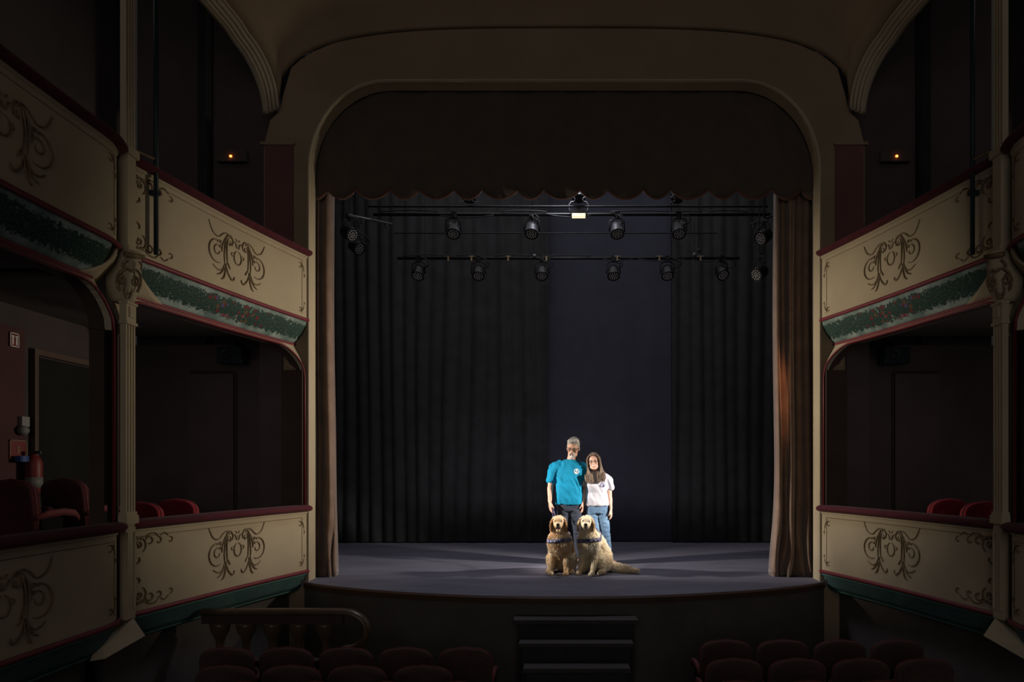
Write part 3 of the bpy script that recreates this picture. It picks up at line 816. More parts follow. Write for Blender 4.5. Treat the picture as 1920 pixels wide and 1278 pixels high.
def par_light(loc, label, rz=0, tilt=30, hang=False):
    e = empty('led_stage_light', loc, label, 'stage light', 'LED stage lights on the bars', local=True, rz=rz)
    bm = nb(); tube(bm, [(0, 0, .03), (0, 0, -.06)], .03, 8); box(bm, -.035, .035, -.03, .03, -.03, .035); obj('clamp', bm, 'metal_black', e)
    if hang:
        bm = nb(); tube(bm, [(0, 0, .03), (0, 0, 7.5 - loc[2])], .008, 6); obj('hanger', bm, 'cable', e)
    bm = nb(); tube(bm, [(-.115, 0, -.26), (-.11, 0, -.10), (-.05, 0, -.06), (.05, 0, -.06), (.11, 0, -.10), (.115, 0, -.26)], .010, 6); obj('yoke', bm, 'metal_black', e, True)
    mt = Matrix.Translation((0, 0, -.24)) @ Matrix.Rotation(R(-tilt + 0), 4, 'X')
    # can points along local -Z rotated towards the audience
    bm = nb(); lathe(bm, (0, 0, 0), [(.05, .12), (.085, .10), (.095, .04), (.10, -.06), (.105, -.085), (.095, -.085), (.09, -.07)], 18, mtx=mt); can = obj('can', bm, 'metal_black', e, True)
    bm = nb()
    pos = [(0, 0)] + [(.034 * cos(R(60 * k)), .034 * sin(R(60 * k))) for k in range(6)] + [(.068 * cos(R(30 * k + 15)), .068 * sin(R(30 * k + 15))) for k in range(12)]
    for x, y in pos: ell(bm, mt @ Vector((x, y, -.076)), (.0125, .0125, .0125), seg=8)
    obj('led_array', bm, 'led_lens', can, True)['label'] = 'round array of clear LED lenses'
    rnd = random.Random(int(loc[0] * 100)); 
    for q in range(2):
        bm = nb(); a = rnd.uniform(-.05, .16); tube(bm, smooth3([(a * .3, .0, .02), (a + .06, -.05, -.05), (a + .09 - .03 * q, -.03, -.14), (.03 - .05 * q, .05, -.16)]), .007, 6); obj('power_lead', bm, 'cable', e, True)
    return e
def smooth3(pl, k=5):
    P = [Vector(p) for p in pl]; P = [2 * P[0] - P[1]] + P + [2 * P[-1] - P[-2]]; out = []
    for i in range(1, len(P) - 2):
        for q in range(k):
            t = q / k; a, b, c, d = P[i - 1], P[i], P[i + 1], P[i + 2]
            out.append(.5 * ((2 * b) + (-a + c) * t + (2 * a - 5 * b + 4 * c - d) * t * t + (-a + 3 * b - 3 * c + d) * t ** 3))
    out.append(P[-2]); return out
ordn = ['leftmost', 'second from left', 'third from left', 'third from right', 'second from right', 'rightmost']
for i, px in enumerate((785, 897, 1016, 1150, 1251, 1353)):
    par_light((X(px, BB[0]), BB[0], BB[1] - .0), f'black LED lamp on the lowest bar, {ordn[i]} of its six', rz=R((-10, 5, 0, 0, 0, 18)[i]), tilt=(30, 30, 30, 30, 30, 44)[i])
for i, (px, dz) in enumerate(((850, 0), (997, 0), (1157, 0), (1273, -.0))):
    par_light((X(px, BA[0]), BA[0], BA[1]), f'black LED stage lamp on the upper bar, {("leftmost", "second from left", "second from right", "rightmost")[i]} of its four', rz=R((8, -5, 3, -6)[i]))
# work lamp (lit) hanging from the upper bar
xw = X(1085, 10.2); zw = Z(404, 10.2)
e = empty('work_lamp', (xw, 10.2, zw), 'small lit rectangular work lamp hanging at the middle of the upper bar', 'lamp')
bm = nb(); box(bm, xw - .12, xw + .12, 10.16, 10.28, zw + .016, zw + .09); obj('housing', bm, 'metal_black', e)
bm = nb(); box(bm, xw - .10, xw + .10, 10.15, 10.25, zw - .022, zw + .018); obj('lit_glass', bm, 'lamp_on', e)['label'] = 'glowing pale yellow glass'
bm = nb(); tube(bm, smooth3([(xw - .13, 10.2, zw + .05), (xw - .14, 10.2, zw + .16), (xw - .06, 10.2, zw + .22), (xw + .06, 10.2, zw + .22), (xw + .14, 10.2, zw + .16), (xw + .13, 10.2, zw + .05)]), .012, 6); obj('yoke', bm, 'metal_grey', e, True)
bm = nb(); box(bm, xw - .03, xw + .03, 10.16, 10.3, zw - .02 + .13, BA[1] + .05); obj('clamp', bm, 'metal_black', e)
# bigger dark profile spots tucked under the pelmet
for i, px in enumerate((880, 1085, 1270)):
    Y = 9.9; x = X(px, Y); z = Z(380, Y)
    e = empty('profile_spotlight', (x, Y, z + .1), f'black profile spotlight half hidden by the pelmet, {("left", "middle", "right")[i]} of three', 'stage light')
    bm = nb(); lathe(bm, (x, Y, z + .10), [(.03, .28), (.09, .26), (.10, .05), (.075, .0), (.09, -.05), (.095, -.06), (.08, -.06)], 16, mtx=Matrix.Rotation(R(-24), 4, 'X')); obj('barrel', bm, 'metal_black', e, True)
    bm = nb(); 
    for s_ in (-1, 1): tube(bm, arc3 if False else [(x + s_ * (.10 - .045 * cos(R(a))), Y - .12, z + .0 + .035 * sin(R(a))) for a in range(-120, 121, 20)], .007, 5)
    obj('lens_rim', bm, 'metal_grey', e, True)
# side booms in the wings with lamps
for sg, sd in SIDES:
    px0, px1 = (652, 735) if sg < 0 else (1452, 1408)
    Y0, Y1 = 9.6, 10.8
    e = empty('side_bar', (X(px0, Y0), Y0, Z(403, Y0)), f'short black bar running upstage in the {sd} wing with small lamps', 'lighting bar')
    a = Vector((X(px0, Y0), Y0, Z(403, Y0))); b_ = Vector((X(px1, Y1), Y1, Z(420, Y1)))
    bm = nb(); tube(bm, [a, (a.x, a.y, 7.5)], .004, 5); tube(bm, [b_, (b_.x, b_.y, 7.5)], .004, 5); obj('hanger', bm, 'cable', e)
    bm = nb(); tube(bm, [a, b_], .018, 8); obj('pipe', bm, 'metal_grey' if sg < 0 else 'cable', e, True)
    for t in (.3, .85):
        p = a.lerp(b_, t); bm = nb(); box(bm, p.x - .02, p.x + .02, p.y - .02, p.y + .02, p.z - .08, p.z - .01); obj('hook', bm, 'metal_grey', e)
for i, (px, py, Y, sd) in enumerate(((655, 425, 9.7, 'left'), (668, 452, 10.6, 'left'), (1424, 500, 10.0, 'right'), (1432, 432, 9.8, 'right'))):
    o = par_light((X(px, Y), Y, Z(py, Y) + .15), f'black LED side lamp in the {sd} wing, {("nearer the audience", "farther upstage", "the lower one", "the upper one")[i]}', rz=R(60 if sd == 'left' else -60), tilt=60, hang=True)

# ------------------------------------------------------------------ gallery and box fittings
for sg, sd in SIDES:
    x, y, z = sg * 4.32, 8.86, Z(293, 8.86)
    x = X(433, 8.86) if sg < 0 else X(1681, 8.86)
    e = empty('exit_light', (x, y, z), f'small emergency light with an orange glowing lamp on the {sd} gallery end wall', 'lamp', 'emergency lights in the upper galleries')
    bm = nb(); box(bm, x - .19, x + .19, y - .0, y + .09, z - .06, z + .09); obj('housing', bm, 'white_plastic' if False else 'dark_wall', e)
    bm = nb(); ell(bm, (x, y - .008, z), (.018, .012, .016), seg=10); obj('lamp', bm, 'exit_lamp', e, True)['label'] = 'small glowing orange lamp'
    point('exit_glow', (x, y - .06, z), .006, (1, .25, .05), .02)
    # loudspeaker in the lower box, near its ceiling
    Y = 8.45; x = X(437 if sg < 0 else 1676, Y); z = Z(667, Y)
    e = empty('loudspeaker', (x, Y, z), f'black box loudspeaker under the ceiling of the {sd} lower box', 'speaker')
    bm = nb(); box(bm, x - .15, x + .15, Y - .1, Y + .1, z - .10, z + .10); obj('cabinet', bm, 'black_pipe', e)
    bm = nb(); lathe(bm, (x - .04, Y - .10, z), [(.03, .012), (.065, .0), (.07, .008), (.075, -.002)], 16, mtx=Matrix.Rotation(R(90), 4, 'X')); obj('cone', bm, 'metal_black', e, True)
    bm = nb(); box(bm, x - .02, x + .02, Y + .08, Y + .22, z - .02, z + .2); obj('bracket', bm, 'metal_black', e)

def chair(name, label, group, loc, rz=0):
    """red upholstered tip-up theatre seat, facing +Y, base centre at loc"""
    e = empty(name, loc, label, 'seat', group, local=True, rz=rz)
    # back: rounded-top padded shell
    bm = nb(); rs = []
    def outline(hw, h0, h1, r):
        pts = [(-hw * .9, h0), (-hw, h0 + (h1 - h0) * .5)]
        for k in range(0, 7):
            a = pi - pi / 2 * k / 6; pts.append((-hw + r + r * cos(a), h1 - r * .62 + r * .62 * sin(a)))
        pts += [(0, h1 + .012)]
        return pts + [(-x, z) for x, z in pts[-2::-1]]
    for y, s, in ((-.03, .86), (-.045, .97), (-.02, 1.0), (.02, 1.0), (.045, .95), (.05, .85)):
        o_ = outline(.235, .34, .90, .15)
        cz = .62
        rs.append([Vector((x * s, y - .05 - .12 * (cz + (z - cz) * s - .34), cz + (z - cz) * s)) for x, z in o_])
    rings(bm, rs); obj('backrest', bm, 'seat_red', e, True)
    bm = nb(); o_ = outline(.235, .34, .90, .15); tube(bm, [(x, -.05 - .12 * (z - .34), z) for x, z in o_], .008, 6); obj('back_piping', bm, 'seat_piping', e, True)
    bm = nb()  # tipped-up seat
    for_s = [(0, .10, .36, .20, .035), (0, .13, .44, .215, .05), (0, .10, .60, .21, .05), (0, .06, .68, .19, .03)]
    loft(bm, for_s, 20, 4); obj('seat', bm, 'seat_red', e, True)
    for s_ in (-1, 1):
        bm = nb(); rs = []
        for y, z, hh in ((-.10, .60, .02), (.0, .63, .03), (.14, .64, .03), (.24, .62, .03), (.27, .58, .025)):
            rs.append([(s_ * .238 - .015, y, z - hh), (s_ * .238 - .018, y, z + hh * .6), (s_ * .238, y, z + hh), (s_ * .238 + .018, y, z + hh * .6), (s_ * .238 + .015, y, z - hh)])
        rings(bm, rs); obj('armrest', bm, 'seat_piping', e, True)
        bm = nb(); box(bm, s_ * .238 - .014, s_ * .238 + .014, -.06, .12, .0, .60); obj('leg', bm, 'door_black', e)
    return e
# stalls seats, seen from behind at the foot of the picture
first = None
rows = [(6.18, [-3.0, -2.47, -1.94, -1.41, -.88], 'left', 'front row'), (6.45, [1.50, 2.03, 2.56, 3.09], 'right', 'front row'),
        (5.62, [-2.73, -2.20, -1.67, -1.14], 'left', 'second row'), (5.82, [1.42, 1.95, 2.48, 3.01], 'right', 'second row'),
        (5.20, [-2.38, -1.85, -1.32, -.79], 'left', 'third row'), (5.22, [1.30, 1.83, 2.36], 'right', 'third row')]
for Y, xs_, sd, rn in rows:
    for i, x in enumerate(xs_):
        k = len(xs_)
        pos = 'nearest the aisle' if (i == k - 1 if sd == 'left' else i == 0) else ('nearest the side wall' if (i == 0 if sd == 'left' else i == k - 1) else f'{("second", "third", "fourth")[(k - 1 - i if sd == "left" else i) - 1]} from the aisle')
        lab = f'dark red seat, {rn} of the {sd} stalls, {pos}'
        if first is None: first = chair('theatre_seat', lab, 'stalls seats seen from behind', (x, Y, -1.1)); first['label'] = lab
        else:
            c = copytree(first, (x, Y, -1.1), 0); c['label'] = lab
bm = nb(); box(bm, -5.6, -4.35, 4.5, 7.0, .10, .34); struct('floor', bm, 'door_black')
# chairs inside the lower boxes
bx_ = [(-4.27, 7.04, R(-14), 'left', 'box next the stage, the seat beside the column'), (-4.27, 7.70, R(-14), 'left', 'box next the stage, the seat nearer the stage'),
       (-4.72, 5.98, R(-14), 'left', 'box nearest the camera, the left seat'), (-4.72, 6.60, R(-14), 'left', 'box nearest the camera, the right seat'),
       (4.27, 7.75, R(14), 'right', 'box next the stage, the seat nearer the stage'), (4.27, 7.12, R(14), 'right', 'box next the stage, the seat beside the column')]
for x, y, rz, sd, wh in bx_:
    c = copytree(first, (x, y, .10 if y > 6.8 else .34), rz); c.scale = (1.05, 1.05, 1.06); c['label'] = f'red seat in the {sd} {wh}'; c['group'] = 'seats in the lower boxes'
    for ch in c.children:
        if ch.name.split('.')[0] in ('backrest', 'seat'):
            ch.data = ch.data.copy(); ch.data.materials[0] = M['seat_red_lit' if y > 6.8 else 'seat_red_shaded']

# fittings on the left outer wall seen through the nearest box
XW = 5.6
def wy(px): return F * XW / (1058 - px)
def wz(py, px): return 1.39 + (880 - py) * wy(px) / F
# dark doorway with frame
y0, y1 = wy(62), wy(178)
bm = nb(); box(bm, -XW, -XW + .02, y0, y1, .10, wz(668, 62)); o = struct('door_1', bm, 'door_black')
bm = nb(); box(bm, -XW, -XW + .06, y0 - .05, y0, .10, wz(665, 62) + .06); box(bm, -XW, -XW + .06, y1, y1 + .05, .10, wz(665, 62) + .06); box(bm, -XW, -XW + .06, y0, y1, wz(665, 62), wz(665, 62) + .06)
struct('trim_8', bm, 'reveal_brown')
bm = nb(); box(bm, -XW, -XW + .03, wy(0) - .3, wy(41), .10, wz(615, 30)); struct('trim_9', bm, 'outer_red')
yy, zz = wy(19), wz(637, 19)
e = empty('exit_sign', (-XW + .04, yy, zz), 'small square sign with two white arrows on the red wall of the left box', 'sign')
bm = nb(); box(bm, -XW + .03, -XW + .045, yy - .055, yy + .055, zz - .07, zz + .07); obj('plate', bm, 'sign_red', e)
bm = nb()
for s_ in (-.024, .024):
    box(bm, -XW + .045, -XW + .049, yy + s_ - .008, yy + s_ + .008, zz - .05, zz + .03)
    box(bm, -XW + .045, -XW + .049, yy + s_ - .016, yy + s_ + .016, zz + .025, zz + .042)
for a, b_, c_, d_ in ((-.055, -.048, -.07, .07), (.048, .055, -.07, .07), (-.055, .055, .063, .07), (-.055, .055, -.07, -.063)): box(bm, -XW + .045, -XW + .048, yy + a, yy + b_, zz + c_, zz + d_)
obj('arrows', bm, 'sign_white', e)['label'] = 'white arrows and border'
yy, zz = wy(36), wz(790, 36)
bm = nb(); box(bm, -XW + .03, -XW + .07, yy - .05, yy + .05, zz - .05, zz + .05); tag(obj('wall_switch', bm, 'metal_grey'), 'small grey switch box on the red wall above the white lamp', 'switch')
yy, zz = wy(31), wz(803, 31)
bm = nb(); ell(bm, (-XW + .07, yy, zz - .02), (.05, .06, .05), seg=12); tag(obj('alarm_sounder', bm, 'white_plastic', None, True), 'round white dome on the red wall of the left box', 'alarm')
yy, zz = wy(27), wz(843, 27)
e = empty('notice_board', (-XW + .04, yy, zz), 'small red framed fire notice on the wall above the extinguisher', 'sign')
bm = nb(); box(bm, -XW + .03, -XW + .04, yy - .11, yy + .11, zz - .10, zz + .10); obj('plate', bm, 'sign_red', e)
bm = nb()
for a, b_, c_, d_ in ((-.11, -.10, -.10, .10), (.10, .11, -.10, .10), (-.11, .11, .09, .10), (-.11, .11, -.10, -.09)): box(bm, -XW + .04, -XW + .045, yy + a, yy + b_, zz + c_, zz + d_)
for k in range(3): box(bm, -XW + .04, -XW + .045, yy - .02, yy + .02, zz - .03 + .025 * k, zz - .015 + .025 * k)
obj('border', bm, 'umber', e)
yy = wy(40); zz = wz(885, 40)
e = empty('fire_extinguisher', (-XW + .13, yy, zz - .22), 'red fire extinguisher on the wall of the left box below the notice', 'fire extinguisher')
bm = nb(); lathe(bm, (-XW + .13, yy, zz), [(.06, -.22), (.075, -.2), (.075, .10), (.05, .16), (.02, .18), (.02, .2)], 16); obj('cylinder', bm, 'sign_red', e, True)
bm = nb(); lathe(bm, (-XW + .13, yy, zz), [(.076, -.16), (.077, -.05)], 16); obj('label_band', bm, 'white_plastic', e, True)
bm = nb(); box(bm, -XW + .09, -XW + .2, yy - .012, yy + .012, zz + .19, zz + .22); obj('valve_lever', bm, 'metal_black', e)
yy = wy(23); zz = wz(858, 23)
bm = nb(); loft(bm, [(-XW + .1, yy, zz - .04, .045, .06), (-XW + .1, yy, zz + .02, .045, .06)], 12, 3); tag(obj('paper_dispenser', bm, 'blue_plastic'), 'small blue plastic box beside the red notice', 'box')

# ------------------------------------------------------------------ pit balustrade
YR = 6.8; ZR = -.02
e = empty('balustrade', (-2.9, YR, -1.1), 'wooden balustrade with a curled handrail end and vase balusters in front of the stage, left', 'balustrade')
def rsec(p, tx, tz, wy_, h):
    # rail cross-section: width along Y, height perpendicular to the run
    n = Vector((-tz, 0, tx)); out = []
    for a, b_ in ((-wy_, -h), (-wy_ * 1.1, 0), (-wy_ * .8, h * .8), (0, h), (wy_ * .8, h * .8), (wy_ * 1.1, 0), (wy_, -h)): out.append(p + Vector((0, a, 0)) + n * b_)
    return out
path = [(-3.6, ZR), (-3.3, ZR), (-3.0, ZR), (-2.45, ZR)]
cx, cz, rr_ = -2.20, ZR - .19, .19
for k in range(0, 15): 
    a = R(90 - k * 13); path.append((cx + .24 * cos(a), cz + rr_ * sin(a)))
rs = []
for i, (x, z) in enumerate(path):
    a = path[max(0, i - 1)]; b_ = path[min(len(path) - 1, i + 1)]; t = Vector((b_[0] - a[0], b_[1] - a[1])).normalized()
    rs.append(rsec(Vector((x, YR, z)), t.x, t.y, .06, .028))
bm = nb(); rings(bm, rs); obj('handrail', bm, 'rail_wood', e, True)
bm = nb(); box(bm, -3.6, -2.2, YR - .03, YR + .03, ZR - .12, ZR - .025); obj('apron_board', bm, 'rail_apron', e)
bm = nb(); box(bm, -3.6, -2.1, YR - .06, YR + .06, -1.1, -.50); obj('plinth', bm, 'rail_apron', e)
x = -2.38; prev = None
while x > -3.5:
    if prev is None:
        bm = nb(); lathe(bm, (x, YR, 0), [(.095, -.13), (.098, -.16), (.085, -.22), (.055, -.27), (.040, -.32), (.036, -.38), (.045, -.43), (.06, -.47), (.06, -.5)], 16)
        prev = obj('baluster', bm, 'rail_wood', e, True)
        bx0 = x
    else:
        c = prev.copy(); COL.objects.link(c); c.parent = e; c.location.x = x - bx0
    x -= .262
# ------------------------------------------------------------------ stage steps
e = empty('stage_steps', (.13, 7.2, -1.1), 'dark wooden steps leading up to the centre of the stage', 'steps')
xc = X(1079, 7.4)
for k, (zt_, ya, yb, hw, ) in enumerate(((-.20, 7.20, 7.48, .66), (-.385, 6.96, 7.24, .585), (-.565, 6.70, 7.0, .525), (-.75, 6.44, 6.74, .49), (-.93, 6.2, 6.48, .47))):
    bm = nb(); box(bm, xc - hw, xc + hw, ya, yb, zt_ - .035, zt_); obj('tread', bm, 'step_paint', e)
    bm = nb(); box(bm, xc - hw * .94, xc + hw * .94, ya + .04, yb - .01, -1.1, zt_ - .035); obj('riser_block', bm, 'black_paint', e)
    bm = nb(); box(bm, xc - hw - .002, xc + hw + .002, ya - .004, ya + .02, zt_ - .037, zt_ + .003); obj('nosing', bm, 'step_paint', e)

# ------------------------------------------------------------------ people
def bvh(o):
    me = o.data
    return BVHTree.FromPolygons([v.co for v in me.vertices], [p.vertices for p in me.polygons])
def decal(name, pts_faces, base, m, parent, eps=.003):
    """flat printed shape (x, z outlines) laid on the front of a garment"""
    t = bvh(base); bm = nb()
    for pts in pts_faces:
        cx_ = sum(p[0] for p in pts) / len(pts); cz_ = sum(p[1] for p in pts) / len(pts)
        def prj(x, z):
            h = t.ray_cast(Vector((x, -2, z)), Vector((0, 1, 0)))
            return Vector((x, (h[0].y if h[0] else 0) - eps, z))
        c = bm.verts.new(prj(cx_, cz_)); v = [bm.verts.new(prj(*p)) for p in pts]
        for i in range(len(v)): bm.faces.new((c, v[i], v[(i + 1) % len(v)]))
    for q in bm.verts: q.co += parent.location
    return obj(name, bm, m, parent)
def hand(bm, w, d, side, pend, s=1.0, curl=.35):
    """palm and five fingers added to a body mesh: w wrist, d direction down the hand, side vector across the palm (towards thumb), pend palm normal"""
    w = Vector(w); d = Vector(d).normalized(); sd = Vector(side).normalized(); pn = Vector(pend).normalized()
    for q in (-.022, -.007, .008, .022): cap(bm, w + d * .01 * s + sd * q * s * .7, w + d * .085 * s + sd * q * 1.25 * s, .016 * s, .0125 * s, 8)
    for q, l in ((.029, .078), (.010, .086), (-.009, .080), (-.027, .064)):
        b = w + d * .088 * s + sd * q * 1.12 * s; k1 = b + (d + pn * curl * .4).normalized() * l * .48 * s
        k2 = k1 + (d + pn * curl * 1.5).normalized() * l * .32 * s; k3 = k2 + (d * .8 + pn * curl * 2.4).normalized() * l * .24 * s
        chain(bm, [b, k1, k2, k3], [.0095 * s, .0088 * s, .0078 * s, .0068 * s])
    t0 = w + d * .022 * s + sd * .022 * s; t1 = t0 + (d * .7 + sd * .7 + pn * .15).normalized() * .045 * s; t2 = t1 + (d * .9 + sd * .22 + pn * .3).normalized() * .032 * s; t3 = t2 + (d + pn * .4).normalized() * .024 * s
    chain(bm, [t0, t1, t2, t3], [.014 * s, .0115 * s, .0098 * s, .008 * s])
def person_head(e, c, s, yaw, pitch, roll, skin, body_bm, female=False):
    """adds the head volumes to body_bm; returns the matrix of the head"""
    m = Matrix.Translation(c) @ Matrix.Rotation(yaw, 4, 'Z') @ Matrix.Rotation(pitch, 4, 'X') @ Matrix.Rotation(roll, 4, 'Y') @ Matrix.Scale(s, 4)
    def E(p, r, rot=None):
        b2 = nb(); ell(b2, (0, 0, 0), r, None, 16); mm = m @ Matrix.Translation(p) @ (rot if rot is not None else Matrix())
        for v in b2.verts: v.co = mm @ v.co
        me = bpy.data.meshes.new('t'); b2.to_mesh(me); b2.free(); body_bm.from_mesh(me); bpy.data.meshes.remove(me)
    E((0, .012, .025), (.076, .098, .095)); E((0, -.018, -.03), (.064, .078, .085))     # cranium, face
    E((0, -.052, -.088), (.034, .034, .026)); E((-.03, -.03, -.07), (.032, .045, .034)); E((.03, -.03, -.07), (.032, .045, .034))  # chin, jaw
    E((0, -.086, .028), (.052, .016, .014)); E((-.038, -.072, -.02), (.024, .022, .022)); E((.038, -.072, -.02), (.024, .022, .022))  # brow, cheeks
    E((0, -.098, .0), (.010, .014, .022), Matrix.Rotation(R(-18), 4, 'X')); E((0, -.106, -.018), (.015, .014, .011))   # nose
    E((0, -.088, -.052), (.026, .012, .014))                                    # mouth mound
    for q in (-1, 1): E((q * .078, .004, -.005), (.009, .020, .031))             # ears
    return m
def on_head(m, name, bm, mt, e, smooth=True):
    for v in bm.verts: v.co = m @ v.co
    return obj(name, bm, mt, e, smooth)
def face_parts(m, e, smile, glasses='frame_dark', rimless=False):
    for q in (-1, 1):
        bm = nb(); ell(bm, (q * .030, -.083, .006), (.012, .009, .0075), seg=12); o = on_head(m, 'eye', bm, 'eye_white', e)
        bm = nb(); ell(bm, (q * .030, -.0895, .005), (.006, .004, .006), seg=10); on_head(m, 'iris', bm, 'eye_dark', o)
        bm = nb(); tube(bm, [(q * .014, -.098, .022), (q * .03, -.099, .028), (q * .048, -.089, .022)], .0035, 6); on_head(m, 'eyebrow', bm, 'hair_dark_grey', e)
    # glasses
    bm = nb()
    for q in (-1, 1):
        c_ = (q * .031, -.108, .004); pts = [(c_[0] + .024 * math.copysign(abs(cos(a)) ** .7, cos(a)), -.108 + .35 * (abs(c_[0] + .024 * cos(a)) - .02) ** 1, c_[2] + .017 * math.copysign(abs(sin(a)) ** .7, sin(a))) for a in [2 * pi * k / 20 for k in range(21)]]
        tube(bm, pts, .0013 if rimless else .0022, 6)
        tube(bm, [(q * .055, -.098, .010), (q * .078, -.05, .012), (q * .082, .005, .010)], .002 if rimless else .003, 6)
    tube(bm, [(-.008, -.112, .008), (0, -.114, .011), (.008, -.112, .008)], .0022, 6)
    g = on_head(m, 'glasses', bm, glasses, e)
    for q in (-1, 1):
        bm = nb(); bm_pts = [(q * .031 + .022 * cos(a), -.107, .004 + .015 * sin(a)) for a in [2 * pi * k / 16 for k in range(16)]]
        rings(bm, [[Vector(p) for p in bm_pts], [Vector(p) + Vector((0, .002, 0)) for p in bm_pts]]); on_head(m, 'lens', bm, 'glass', g, False)
    # mouth
    if smile:
        bm = nb(); tube(bm, [(-.027, -.086, -.044), (-.014, -.098, -.051), (0, -.102, -.054), (.014, -.098, -.051), (.027, -.086, -.044)], .0075, 8, lambda f: .35 + .65 * sin(pi * f)); on_head(m, 'teeth', bm, 'teeth', e)
        bm = nb(); tube(bm, [(-.030, -.084, -.043), (-.015, -.099, -.058), (0, -.103, -.064), (.015, -.099, -.058), (.030, -.084, -.043)], .004, 6)
        tube(bm, [(-.030, -.084, -.043), (-.015, -.099, -.045), (0, -.104, -.046), (.015, -.099, -.045), (.030, -.084, -.043)], .003, 6); on_head(m, 'lips', bm, 'lip', e)
    else:
        bm = nb(); tube(bm, [(-.024, -.088, -.050), (-.010, -.099, -.052), (0, -.101, -.053), (.010, -.099, -.052), (.024, -.088, -.050)], .0045, 6); on_head(m, 'lips', bm, 'lip', e)
PY = 10.0
# --- man
man = empty('person', (.09, PY, 0), 'grey-haired bearded man with glasses in a turquoise t-shirt, standing behind the left dog', 'person', 'couple on the stage')
XM = .075
bm = nb()
loft(bm, [(XM, PY + .01, .86, .165, .11), (XM, PY, 1.0, .165, .115), (XM, PY, 1.12, .16, .11), (XM, PY, 1.30, .18, .115), (XM, PY + .01, 1.42, .175, .10), (XM + .005, PY + .015, 1.49, .12, .075), (XM + .01, PY + .01, 1.53, .065, .06)])
hm = (XM + .055, PY - .055, 1.70)
cap(bm, (XM + .01, PY + .01, 1.46), (XM + .045, PY - .02, 1.63), .066, .060)
# right arm (left in the picture) hanging towards the dog, with hand
chain(bm, [(XM - .175, PY + .005, 1.44), (XM - .235, PY + .01, 1.38), (XM - .275, PY + .0, 1.17), (XM - .285, PY - .09, .93)], [.065, .058, .044, .029])
cap(bm, (XM - .28, PY - .02, 1.12), (XM - .283, PY - .06, 1.02), .045, .036)
hand(bm, (XM - .285, PY - .09, .93), (.10, -.20, -1), (.35, -.9, .1), (.9, .3, 0), 1.08)
# left arm, hanging between the two
chain(bm, [(XM + .175, PY + .02, 1.44), (XM + .225, PY + .03, 1.38), (XM + .235, PY + .06, 1.16), (XM + .20, PY - .03, .93)], [.065, .058, .044, .030])
hand(bm, (XM + .20, PY - .03, .93), (0, -.1, -1), (-.3, -.9, .1), (-.9, .3, 0), 1.05)
for q, dx in ((-1, -.02), (1, .03)):
    chain(bm, [(XM + q * .085, PY + .01, .88), (XM + q * .105 + dx * .5, PY - .005, .50), (XM + q * .12 + dx, PY + .03, .09)], [.085, .056, .042])
    chain(bm, [(XM + q * .12 + dx, PY + .03, .06), (XM + q * .14 + dx, PY - .12, .035)], [.042, .032])
mh = person_head(man, hm, 1.13, R(-10), R(14), R(4), 'skin', bm)
blob('body', bm, 'skin', man, .0075, 3)
bm = nb()
loft(bm, [(XM, PY, .885, .195, .135), (XM, PY - .002, .90, .192, .135), (XM, PY - .008, .98, .19, .142), (XM, PY - .006, 1.10, .185, .142), (XM, PY, 1.24, .19, .135), (XM, PY, 1.36, .203, .128), (XM, PY + .005, 1.44, .19, .108), (XM + .005, PY + .01, 1.50, .125, .085), (XM + .01, PY + .008, 1.535, .082, .074)], 28, 2.3)
chain(bm, [(XM - .14, PY + .005, 1.440), (XM - .215, PY + .005, 1.40), (XM - .268, PY + .0, 1.24)], [.085, .088, .070])
chain(bm, [(XM + .14, PY + .015, 1.440), (XM + .21, PY + .022, 1.40), (XM + .238, PY + .045, 1.24)], [.074, .082, .068])
tee = blob('t_shirt', bm, 'shirt_teal', man, .009, 3, (.020, 11, 5, 5))
bm = nb(); ox, oz = XM + .105 - man.location.x, 1.365
discs = [[(ox + .040 * cos(a), oz + .040 * sin(a)) for a in [2 * pi * k / 20 for k in range(20)]]]
bm.free(); decal('chest_badge', discs, tee, 'sign_white', man, .0035)['label'] = 'round white printed badge'
decal('badge_mark', [[(ox - .030, oz - .002), (ox - .016, oz + .022), (ox - .006, oz + .002), (ox - .016, oz - .008)], [(ox - .002, oz - .014), (ox + .012, oz + .012), (ox + .028, oz - .012), (ox + .014, oz - .004)], [(ox - .010, oz - .020), (ox + .004, oz - .016), (ox + .012, oz - .024), (ox, oz - .026)]], tee, 'shirt_teal', man, .006)
def jeans(e, m, X0, hipz, hipx, knees, ank, ry=.11, sc=1.0):
    bm = nb(); loft(bm, [(X0, PY, hipz, hipx, ry), (X0, PY + .005, hipz - .08, hipx * 1.03, ry * 1.05), (X0, PY + .01, hipz - .15, hipx * 1.0, ry)], 24, 2.3)
    for q, k, a in ((-1, knees[0], ank[0]), (1, knees[1], ank[1])):
        chain(bm, [(X0 + q * hipx * .48, PY + .01, hipz - .12), ((X0 + q * hipx * .48 + k[0]) / 2, PY + .0, (hipz - .12 + k[2]) / 2), k, ((k[0] + a[0]) / 2, (k[1] + a[1]) / 2 + .015, (k[2] + a[2]) / 2), a], [.098 * sc, .088 * sc, .068 * sc, .062 * sc, .052 * sc])
    return blob('jeans', bm, m, e, .010, 3, (.008, 7, 20, 3))
jeans(man, 'jeans_dark', XM, .93, .17, ((XM - .115, PY - .01, .50), (XM + .12, PY - .01, .50)), ((XM - .14, PY + .03, .10), (XM + .15, PY + .03, .10)))
for q, dx in ((-1, -.02), (1, .03)):
    bm = nb(); x = XM + q * .125 + dx; chain(bm, [(x, PY + .05, .05), (x + q * .02, PY - .08, .042), (x + q * .03, PY - .15, .036)], [.048, .050, .038]); loft(bm, [(x + q * .01, PY - .04, .0, .05, .15), (x + q * .01, PY - .04, .02, .052, .152)]); blob('shoe', bm, 'shoe_dark', man, .010, 2)
